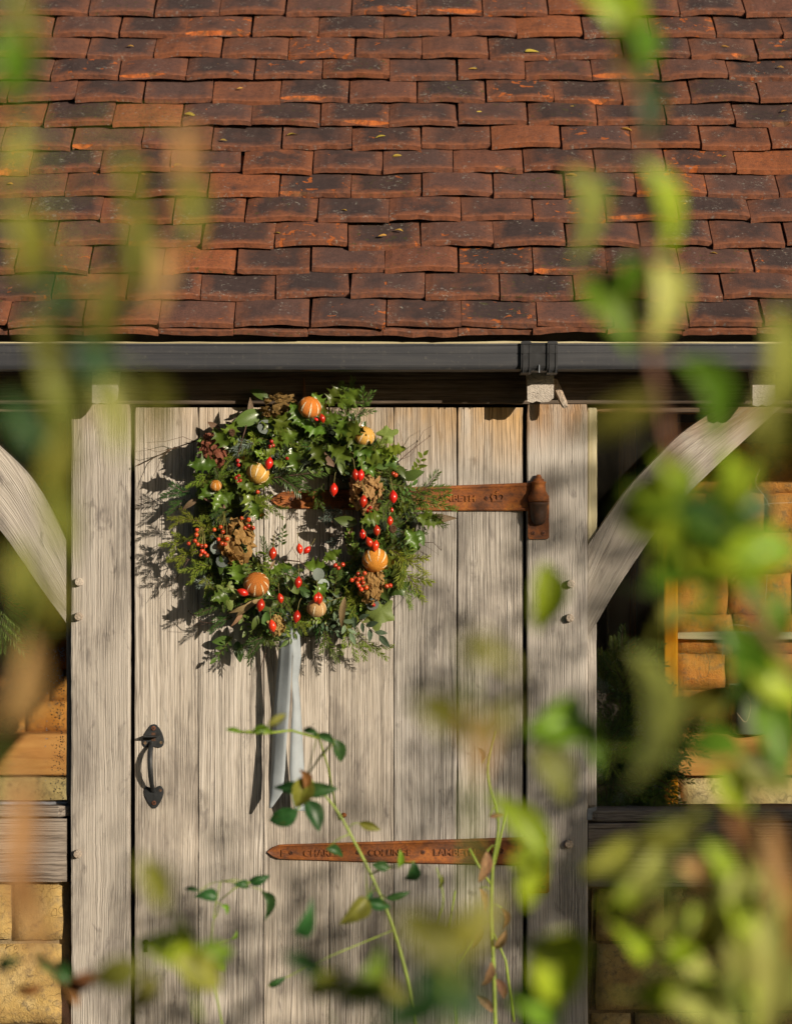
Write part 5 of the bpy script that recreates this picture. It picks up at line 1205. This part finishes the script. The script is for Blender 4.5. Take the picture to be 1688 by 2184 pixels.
# curled dry tendrils against the right pane
tn = empty('dried_tendril', P(1600, 1340, 0.05), None, 'thin pale curled tendrils trailing across the right window', 'tendril')
for pts in ([(1540, 1400), (1548, 1340), (1590, 1335), (1640, 1352), (1690, 1350)], [(1635, 1225), (1630, 1290), (1615, 1340), (1600, 1350)], [(1600, 1350), (1615, 1390), (1640, 1420)], [(1560, 1240), (1585, 1210), (1620, 1190)], [(1505, 1390), (1512, 1415), (1508, 1440), (1495, 1445), (1488, 1425)],
            [(1620, 1000), (1610, 1030), (1630, 1060), (1640, 1080)], [(1600, 1082), (1640, 1074), (1690, 1072)], [(1640, 1420), (1660, 1470), (1650, 1510), (1668, 1540)], [(1580, 1470), (1600, 1500), (1590, 1540), (1570, 1520)]):
    m_ = MB(); q = [P(a, b, 0.05) for a, b in pts]; out = []
    for i in range(len(q) - 1):
        p0, p1, p2, p3 = q[max(0, i - 1)], q[i], q[i + 1], q[min(len(q) - 1, i + 2)]
        for s_ in range(5):
            f = s_ / 5; out.append(0.5 * ((2 * p1) + (p2 - p0) * f + (2 * p0 - 5 * p1 + 4 * p2 - p3) * f * f + (3 * p1 - p0 - 3 * p2 + p3) * f ** 3))
    out.append(q[-1]); m_.tube(out, 0.0006, 4); m_.build('tendril', 'tendril', tn, q[0])
# condensation on the left pane
m_ = MB(); r = random.Random(9)
for i in range(420):
    px = 140 - abs(r.gauss(0, 16)) - 2; py = r.uniform(1380, 1712); q = r.uniform(0.0006, 0.0016)
    m_.lathe([(q, 0), (q * 0.8, q * 0.5), (q * 0.2, q * 0.7)], 5, P(px, py, 0.0578), 0, 'y')
o = m_.build('condensation', 'lead', wl, P(130, 1550, 0.058), True); tag(o, kind='stuff')

# ------------------------------------------------------------------ plants in front of the cottage
def Q(px, py, d):
    """point at distance d in front of the lens, on the measuring grid"""
    return P(px, py, d - D)
lf = {}
for mt in ('lime', 'green', 'deep', 'pale', 'olive', 'tan', 'rustleaf', 'dry'):
    lf[mt] = [leaf_mesh('leaf', mt, (ell, ovate)[k % 2], 1.0, 0.16 + 0.1 * k, 0.25 + 0.15 * k, seed=k, wave=0.02) for k in range(3)]
r = random.Random(33)
def plant(name, label, cat, stem, rad, smat, leaves, group=None, extra=(), root=None):
    """stem: measured points (px, py, d); leaves: (px, py, d or None, length px, width ratio, angle, colour)"""
    nr = lambda d: d * 0.92 if d < 3 else d * 0.95
    stem = [(a, b, nr(c)) for a, b, c in stem]
    pts = [Q(*p) for p in stem]; g0 = pts[-1]
    base = Vector(root) if root else Vector((g0.x + 0.05, g0.y, 0.0))
    path = []
    full = pts + [pts[-1].lerp(base, 0.5) + Vector((0.02, 0, 0)), base]
    for i in range(len(full) - 1):
        p0, p1, p2, p3 = full[max(0, i - 1)], full[i], full[i + 1], full[min(len(full) - 1, i + 2)]
        for s_ in range(6):
            f = s_ / 6; path.append(0.5 * ((2 * p1) + (p2 - p0) * f + (2 * p0 - 5 * p1 + 4 * p2 - p3) * f * f + (3 * p1 - p0 - 3 * p2 + p3) * f ** 3))
    path.append(full[-1])
    th = empty(name, base, None, label, cat, group)
    m_ = MB(); n = len(path); m_.tube(path, [rad * (0.45 + 0.55 * i / n) for i in range(n)], 7)
    for ex in extra:
        q = [Q(*p) for p in ex]; m_.tube(q, [rad * 0.6 * (1 - 0.4 * i / len(q)) for i in range(len(q))], 6)
        a = min(path, key=lambda p: (p - q[-1]).length); m_.tube([q[-1], q[-1].lerp(a, 0.5) + Vector((0, 0, -0.01)), a], rad * 0.5, 5)
        path = path + q
    for (px, py, d, L, wr_, ang, mt) in leaves:
        d = stem[0][2] if d is None else nr(d)
        c = Q(px, py, d); ln = L * S * d / D * (0.78 if d > 3 else 1.0); a = R(ang + r.uniform(-8, 8)); ti = r.uniform(-0.35, 0.35)
        t = Vector((math.cos(a) * math.cos(ti), math.sin(ti), math.sin(a) * math.cos(ti))); nn = Vector((0.5 + r.uniform(-.35, .35), -1, 0.25 + r.uniform(-.3, .3)))
        b0 = c - t * ln * 0.5
        put('leaf', r.choice(lf[mt]), th, b0, frame(t, nn) @ Matrix.Diagonal((ln, ln * wr_, ln)))
        q = min(path, key=lambda p: (p - b0).length)
        m_.tube([b0, b0.lerp(q, 0.5) + Vector((0, 0, 0.004)), q], rad * 0.22 + 0.0003, 4)
    m_.build('stem', smat, th, base, True)
    return th
N_ = None
plant('climbing_stem', 'tall blurred stem with bright green leaves before the right side of the roof', 'climber',
      [(1285, -90, 1.9), (1345, 100, 1.9), (1372, 300, 1.9), (1388, 520, 1.9), (1378, 700, 1.9), (1400, 830, 1.9), (1428, 960, 1.9), (1510, 1130, 1.92), (1620, 1330, 1.95), (1760, 1600, 2.0), (1850, 2300, 2.0)], 0.0042, 'brownstem',
      [(1300, 50, N_, 210, .62, -52, 'lime'), (1360, 105, N_, 130, .5, -75, 'green'), (1372, 238, N_, 150, .52, -82, 'deep'), (1325, 165, N_, 80, .4, -60, 'tan'), (1236, 465, N_, 220, .30, -86, 'pale'), (1285, 415, N_, 120, .22, 62, 'deep'),
       (1408, 450, N_, 230, .36, -68, 'lime'), (1305, 660, N_, 190, .72, -60, 'green'), (1405, 650, N_, 190, .5, -84, 'pale'), (1345, 600, N_, 120, .4, -90, 'green'), (1295, 895, 1.6, 240, .3, 205, 'olive'), (1500, 850, N_, 210, .42, -52, 'green'),
       (1635, 800, 1.6, 280, .34, -97, 'pale'), (1625, 950, 1.5, 200, .4, -90, 'olive'), (1410, 1055, N_, 170, .7, 165, 'green'), (1480, 1125, N_, 190, .6, 200, 'deep'), (1395, 1150, N_, 150, .6, 150, 'lime'), (1560, 1195, N_, 190, .6, -15, 'lime'), (1520, 1050, N_, 150, .55, 60, 'green'),
       (1590, 1090, N_, 150, .6, 20, 'deep'), (1455, 1215, N_, 170, .55, 215, 'green'), (1590, 1255, N_, 160, .5, -40, 'green'), (1545, 1005, N_, 120, .55, 70, 'lime'), (1440, 1085, N_, 130, .6, 100, 'lime'), (1500, 1290, N_, 130, .4, -100, 'green'), (1640, 1180, N_, 150, .6, 20, 'green'), (1660, 700, 1.7, 160, .4, 60, 'olive'), (1380, 1090, N_, 170, .6, 190, 'lime'), (1450, 1150, N_, 190, .6, 230, 'lime'), (1540, 1130, N_, 190, .6, -30, 'green'), (1500, 1190, N_, 180, .6, -70, 'lime'), (1600, 1180, N_, 180, .6, 30, 'lime'), (1430, 1010, N_, 130, .6, 120, 'lime'), (1580, 1030, N_, 150, .5, 50, 'lime')])
plant('leafy_shrub', 'leafy green shrub out of focus before the right window and its sill', 'shrub',
      [(1700, 1290, 2.2), (1640, 1450, 2.2), (1600, 1650, 2.2), (1590, 1850, 2.2), (1570, 2100, 2.2), (1560, 2350, 2.2)], 0.0026, 'greenstem',
      [(1160, 1275, 2.4, 155, .52, -86, 'lime'), (1575, 1370, N_, 150, .5, 160, 'green'), (1650, 1310, N_, 140, .55, 70, 'green'), (1560, 1440, N_, 210, .5, -82, 'green'), (1660, 1450, N_, 170, .6, -30, 'lime'), (1650, 1560, N_, 190, .55, -70, 'green'), (1520, 1590, N_, 130, .6, 170, 'green'),
       (1560, 1690, N_, 120, .6, -60, 'lime'), (1635, 1650, N_, 160, .6, -20, 'olive'), (1378, 1545, 1.9, 330, .20, -88, 'pale'), (1192, 1530, 2.3, 165, .6, 25, 'green'), (1180, 1650, 2.2, 140, .6, -60, 'olive'), (1112, 1765, 2.5, 190, .42, 128, 'lime'), (1120, 1880, 2.3, 130, .6, -70, 'lime'), (1250, 1590, 2.3, 130, .55, -40, 'green'),
       (1190, 2075, 2.2, 190, .85, -60, 'lime'), (1150, 2150, 2.2, 160, .7, -30, 'green'), (1490, 1500, N_, 130, .6, 210, 'olive'), (1300, 1830, 2.2, 170, .4, 35, 'olive'), (1420, 1330, 2.0, 110, .5, -120, 'olive')])
plant('yellowing_shrub', 'pale yellow green shrub filling the lower right corner', 'shrub',
      [(1420, 1740, 2.1), (1470, 1860, 2.1), (1530, 2000, 2.1), (1570, 2150, 2.1), (1600, 2350, 2.1)], 0.0022, 'greenstem',
      [(1365, 1865, N_, 190, .4, 42, 'pale'), (1430, 1765, N_, 180, .3, 25, 'olive'), (1322, 1915, N_, 120, .6, 60, 'lime'), (1500, 1960, N_, 150, .6, 60, 'olive'), (1490, 1875, N_, 120, .45, -40, 'tan'), (1585, 1790, 1.9, 140, .4, -60, 'rustleaf'), (1655, 1830, 1.9, 170, .35, -70, 'tan'),
       (1462, 2060, 2.4, 120, .6, 120, 'pale'), (1545, 2080, N_, 260, .38, -84, 'pale'), (1632, 2080, 2.0, 310, .36, -88, 'pale'), (1590, 1990, N_, 170, .5, -60, 'lime'), (1500, 2155, N_, 160, .6, -30, 'pale'), (1690, 1960, 1.9, 220, .3, -80, 'rustleaf'), (1555, 1925, N_, 140, .55, -100, 'pale'),
       (1420, 1970, N_, 110, .6, 180, 'olive'), (1525, 1835, N_, 120, .5, 130, 'lime'), (1400, 2120, 2.2, 120, .6, 200, 'lime'), (1660, 1930, 2.0, 120, .5, 60, 'pale'), (1610, 1880, 2.0, 110, .5, 120, 'olive'), (1450, 2000, 2.2, 130, .55, 40, 'lime'), (1350, 2010, 2.3, 110, .5, 140, 'lime'), (1660, 2090, 2.1, 160, .5, 70, 'pale'), (1590, 2120, 2.2, 150, .5, 110, 'lime'), (1640, 1880, 1.8, 150, .4, -80, 'tan'), (1480, 2110, 2.3, 120, .55, 20, 'lime')])
plant('climbing_stem', 'tall leafy stem with thin olive leaves, far out of focus along the left edge', 'climber',
      [(40, -90, 1.5), (60, 150, 1.5), (110, 420, 1.5), (170, 640, 1.5), (150, 820, 1.5), (100, 1000, 1.5), (50, 1300, 1.5), (-30, 1700, 1.5), (-60, 2050, 1.5), (-80, 2350, 1.5)], 0.0012, 'greenstem',
      [(12, 150, N_, 190, 0.49, -80, 'green'), (40, 50, N_, 200, 0.32, -60, 'olive'), (28, 330, N_, 150, 0.38, -90, 'olive'), (385, 345, N_, 190, 0.32, -80, 'tan'), (275, 385, N_, 140, 0.41, -70, 'olive'), (405, 440, N_, 180, 0.32, -72, 'olive'), (300, 520, N_, 260, 0.24, -86, 'olive'), (35, 530, N_, 220, 0.41, -80, 'olive'),
       (120, 640, N_, 170, 0.41, -60, 'deep'), (250, 590, N_, 190, 0.27, -80, 'olive'), (335, 590, N_, 180, 0.27, -85, 'tan'), (205, 690, N_, 210, 0.41, -100, 'olive'), (100, 745, N_, 170, 0.43, -60, 'olive'), (190, 800, N_, 190, 0.38, -80, 'deep'), (110, 850, N_, 220, 0.41, -70, 'olive'), (240, 880, N_, 200, 0.38, -80, 'pale'),
       (320, 880, N_, 170, 0.34, -70, 'olive'), (60, 920, N_, 190, 0.43, -60, 'deep'), (125, 1000, N_, 190, 0.41, -100, 'olive'), (125, 1130, N_, 190, 0.35, -80, 'olive'), (50, 1240, N_, 170, 0.38, -80, 'olive'), (100, 1300, N_, 150, 0.30, -100, 'olive'), (45, 1440, N_, 240, 0.30, 70, 'tan'), (35, 1800, N_, 330, 0.22, -84, 'tan'), (60, 1960, N_, 260, 0.27, -75, 'tan')])
plant('olive_shrub', 'blurred olive and orange leaves before the lower right boards of the door', 'shrub',
      [(1000, 1420, 1.6), (1010, 1600, 1.6), (1000, 1850, 1.6), (980, 2080, 1.6), (970, 2400, 1.6)], 0.0022, 'greenstem',
      [(1040, 1400, N_, 140, .5, -15, 'olive'), (925, 1525, N_, 160, .55, 130, 'olive'), (1010, 1590, N_, 170, .55, -60, 'tan'), (1060, 1540, N_, 120, .5, 40, 'olive'), (925, 1990, N_, 190, .6, 150, 'olive'), (1010, 1960, N_, 170, .6, 30, 'olive'), (960, 2120, N_, 190, .6, -40, 'deep'), (880, 2160, N_, 170, .5, 200, 'deep')])
plant('green_sprout', 'soft yellow green leaves at the foot of the door, left of centre', 'plant',
      [(390, 1990, 2.7), (400, 2080, 2.7), (430, 2200, 2.7), (440, 2400, 2.7)], 0.003, 'greenstem',
      [(355, 2035, N_, 150, .62, 150, 'lime'), (425, 2075, N_, 130, .6, -40, 'olive'), (330, 1885, 2.0, 130, .5, -60, 'olive'), (240, 2080, 2.2, 130, .55, 200, 'olive'), (380, 2000, N_, 90, .6, 60, 'lime'), (455, 2040, 2.9, 100, .6, 20, 'green'), (300, 2130, 2.4, 110, .45, 230, 'olive')])
plant('dark_sprout', 'small dark leaves low before the yellow stones at left', 'plant',
      [(110, 2050, 3.4), (130, 2130, 3.4), (160, 2250, 3.4), (170, 2400, 3.4)], 0.0022, 'brownstem',
      [(95, 2055, N_, 90, .4, 150, 'deep'), (135, 2080, N_, 90, .6, -40, 'deep'), (150, 2115, N_, 100, .5, -60, 'rustleaf'), (20, 2055, 3.0, 60, .5, 20, 'deep'), (60, 2110, N_, 80, .4, 190, 'rustleaf'), (175, 2095, 3.0, 80, .5, 30, 'rustleaf')])
plant('dark_leaves', 'dark green blurred leaves low before the middle of the door', 'plant',
      [(720, 2030, 2.4), (760, 2120, 2.4), (800, 2250, 2.4), (820, 2450, 2.4)], 0.0024, 'greenstem',
      [(775, 2078, N_, 160, .5, 30, 'green'), (650, 2060, N_, 120, .45, 150, 'deep'), (690, 2100, N_, 110, .5, 210, 'olive'), (650, 1962, 3.8, 110, .5, 60, 'deep'), (820, 2115, N_, 110, .5, -20, 'olive')])
plant('rose_stem', 'pale green rose stem with dark leaves crossing the lower strap hinge', 'rose',
      [(655, 1655, 5.2), (715, 1725, 5.2), (752, 1790, 5.2), (790, 1865, 5.2), (832, 1965, 5.2), (868, 2090, 5.2), (890, 2230, 5.2), (900, 2450, 5.2)], 0.0042, 'greenstem',
      [(604, 1742, 5.0, 88, .62, 205, 'deep'), (618, 1684, 4.9, 95, .42, 172, 'deep'), (678, 1684, 4.9, 105, .42, 5, 'deep'), (668, 1738, 4.9, 95, .6, -55, 'deep'), (642, 1690, 4.8, 90, .7, 250, 'olive'), (648, 1660, 4.8, 60, .5, 100, 'rustleaf'), (722, 1602, 5.1, 72, .55, -65, 'deep'), (690, 1575, 5.0, 62, .4, 150, 'deep'), (660, 1560, 4.9, 50, .4, 170, 'deep'),
       (560, 1560, 4.9, 62, .4, 10, 'green'), (497, 1558, 4.9, 46, .3, 175, 'green'), (592, 1535, 4.5, 60, .4, 40, 'olive'), (788, 1763, 5.2, 62, .4, -12, 'olive'), (716, 1818, 5.2, 58, .5, -20, 'deep'), (812, 1848, 5.1, 48, .6, 170, 'deep'), (874, 1862, 5.1, 70, .6, -115, 'deep'), (853, 1832, 5.1, 50, .4, 80, 'green'),
       (756, 1945, 4.7, 105, .55, 235, 'olive'), (776, 1925, 5.0, 64, .5, 40, 'deep'), (848, 1910, 5.1, 70, .3, 8, 'deep'), (810, 1930, 5.0, 70, .5, -10, 'deep'), (590, 2095, 5.0, 52, .4, 20, 'deep')],
      extra=[[(500, 1560, 4.95), (560, 1565, 4.95), (620, 1558, 5.0), (680, 1575, 5.1), (700, 1640, 5.15), (716, 1725, 5.2)]])
plant('rose_stem', 'slender rose stem with small dark leaves before the second door board', 'rose',
      [(470, 1880, 5.0), (455, 1960, 5.0), (450, 2060, 5.0), (475, 2200, 5.0), (500, 2420, 5.0)], 0.0026, 'greenstem',
      [(515, 1888, 5.0, 44, .6, 175, 'deep'), (552, 1876, 5.0, 58, .5, 10, 'deep'), (567, 1930, 5.0, 82, .42, -68, 'deep'), (440, 1912, 4.9, 64, .6, 165, 'deep'), (408, 1898, 4.8, 46, .3, 170, 'deep'), (465, 2058, 4.6, 60, .6, -30, 'green'), (500, 1995, 5.1, 30, .4, 50, 'green'), (425, 2085, 4.6, 60, .6, 160, 'green'), (480, 1940, 5.0, 34, .5, -50, 'green')],
      extra=[[(535, 1882, 5.0), (500, 1895, 5.0), (470, 1920, 5.0)]])
plant('rose_stem', 'upright green rose stem with curled dry leaves before the fifth door board', 'rose',
      [(1058, 1560, 5.3), (1040, 1650, 5.3), (1062, 1755, 5.3), (1050, 1850, 5.3), (1048, 1950, 5.3), (1052, 2060, 5.3), (1056, 2200, 5.3), (1060, 2420, 5.3)], 0.0045, 'greenstem',
      [(1032, 1850, 5.2, 90, .4, -100, 'dry'), (1068, 2005, 5.3, 60, .4, 60, 'dry'), (1040, 2080, 5.2, 80, .35, -110, 'dry'), (1068, 2110, 5.2, 70, .4, -60, 'dry'), (1030, 1920, 5.3, 70, .3, -70, 'dry'), (1060, 1740, 5.2, 46, .3, 10, 'dry'), (1035, 2140, 5.3, 70, .35, 130, 'dry'), (1024, 1610, 5.2, 50, .4, 100, 'dry'), (1075, 1960, 5.3, 60, .3, -80, 'dry'), (1020, 2000, 5.3, 70, .3, 250, 'dry')],
      extra=[[(1000, 1810, 5.3), (1022, 1850, 5.3), (1048, 1890, 5.3)], [(1080, 1720, 5.3), (1068, 1780, 5.3), (1055, 1840, 5.3)], [(1095, 2180, 5.3), (1078, 2050, 5.3), (1052, 1990, 5.3)]])
plant('rose_stem', 'thin bare rose shoots left of the upright green stem', 'rose',
      [(930, 1850, 5.2), (945, 1920, 5.2), (930, 1990, 5.2), (960, 2100, 5.2), (980, 2250, 5.2), (990, 2420, 5.2)], 0.003, 'greenstem',
      [(985, 2020, 5.2, 50, .25, 60, 'olive'), (940, 1880, 5.2, 40, .3, 70, 'olive'), (960, 2060, 5.2, 50, .3, 120, 'tan')],
      extra=[[(1020, 1990, 5.2), (990, 2040, 5.2), (960, 2080, 5.2)], [(970, 1900, 5.2), (955, 1990, 5.2), (945, 2040, 5.2)]])

# ------------------------------------------------------------------ the big shrub beside the path whose shade falls on the right of the door
r = random.Random(77)
KS = Vector((0.92, -1.0, 0.36))
sh = empty('garden_shrub', (3.3, -3.5, 0.0), None, 'tall loose leaved shrub standing to the right of the path', 'shrub')
def dens(px, py):
    """how leafy the shrub is where the sun passes it on the way to the facade"""
    d = 0.0
    if px > 1235 and py > 1690: d = 1.0 if py < 2450 and px < 1950 else 0.15
    elif px > 880 and py > 1000: d = 0.05 + 0.26 * min(1, (py - 1000) / 900) + 0.12 * (px > 1080)
    elif py > 1650 and px > 250: d = 0.30 * min(1, (py - 1650) / 450)
    if 1250 < px < 1420 and 960 < py <= 1690: d = max(d, 0.40)
    if px >= 1420 and 860 < py < 1640: d = 0.02
    if 1385 < px < 1560 and 1330 < py < 1700: d = 0.95
    if px > 1900: d *= 0.5
    return d
m_ = MB(); hubs = []
for k in range(16):
    px, py = r.uniform(500, 1750), r.uniform(1500, 2300); tt = r.uniform(3.0, 3.9); hubs.append(P(px, py, 0) + KS * tt)
base = Vector((3.3, -3.5, 0))
for h in hubs:
    mid = base.lerp(h, 0.5) + Vector((r.uniform(-.1, .1), r.uniform(-.1, .1), 0.05)); m_.tube([base + Vector((r.uniform(-.06, .06), r.uniform(-.06, .06), 0)), mid, h], [0.016, 0.010, 0.004], 6)
m_.build('stem', 'brownstem', sh, base, True)
m_ = MB(); cnt = 0
while cnt < 11000:
    px, py = r.uniform(230, 2100), r.uniform(980, 2700)
    cl = 0.5 + 1.0 * nz(px * 0.013, py * 0.010, 3.3) + 0.5 * nz(px * 0.03, py * 0.022, 8.3)
    dn = dens(px, py)
    if r.random() > (dn if dn > 0.9 else dn * max(0.0, cl) * 2.1): cnt += 0.12; continue
    cnt += 1
    p = P(px, py, 0) + KS * (r.uniform(2.2, 3.2) if dn > 0.9 else r.uniform(3.4, 5.2))
    if p.z < 0.05: continue
    l = r.uniform(0.024, 0.046) * (1.9 if dn > 0.9 else 1.0); fr = frame(Vector((r.uniform(-1, 1), r.uniform(-1, 1), r.uniform(-1, .6))), Vector((r.uniform(-.6, 1), -1 + r.uniform(-.6, .6), r.uniform(-.3, 1)))); w_ = l * r.uniform(0.25, 0.36)
    m_.add([p + fr @ Vector(v) for v in ((0, 0, 0), (l * .35, -w_, .004), (l * .75, -w_ * .8, .002), (l, 0, -.006), (l * .75, w_ * .8, .002), (l * .35, w_, .004))], [(0, 1, 2, 3), (0, 3, 4, 5)])
m_.build('crown', 'green', sh, base)
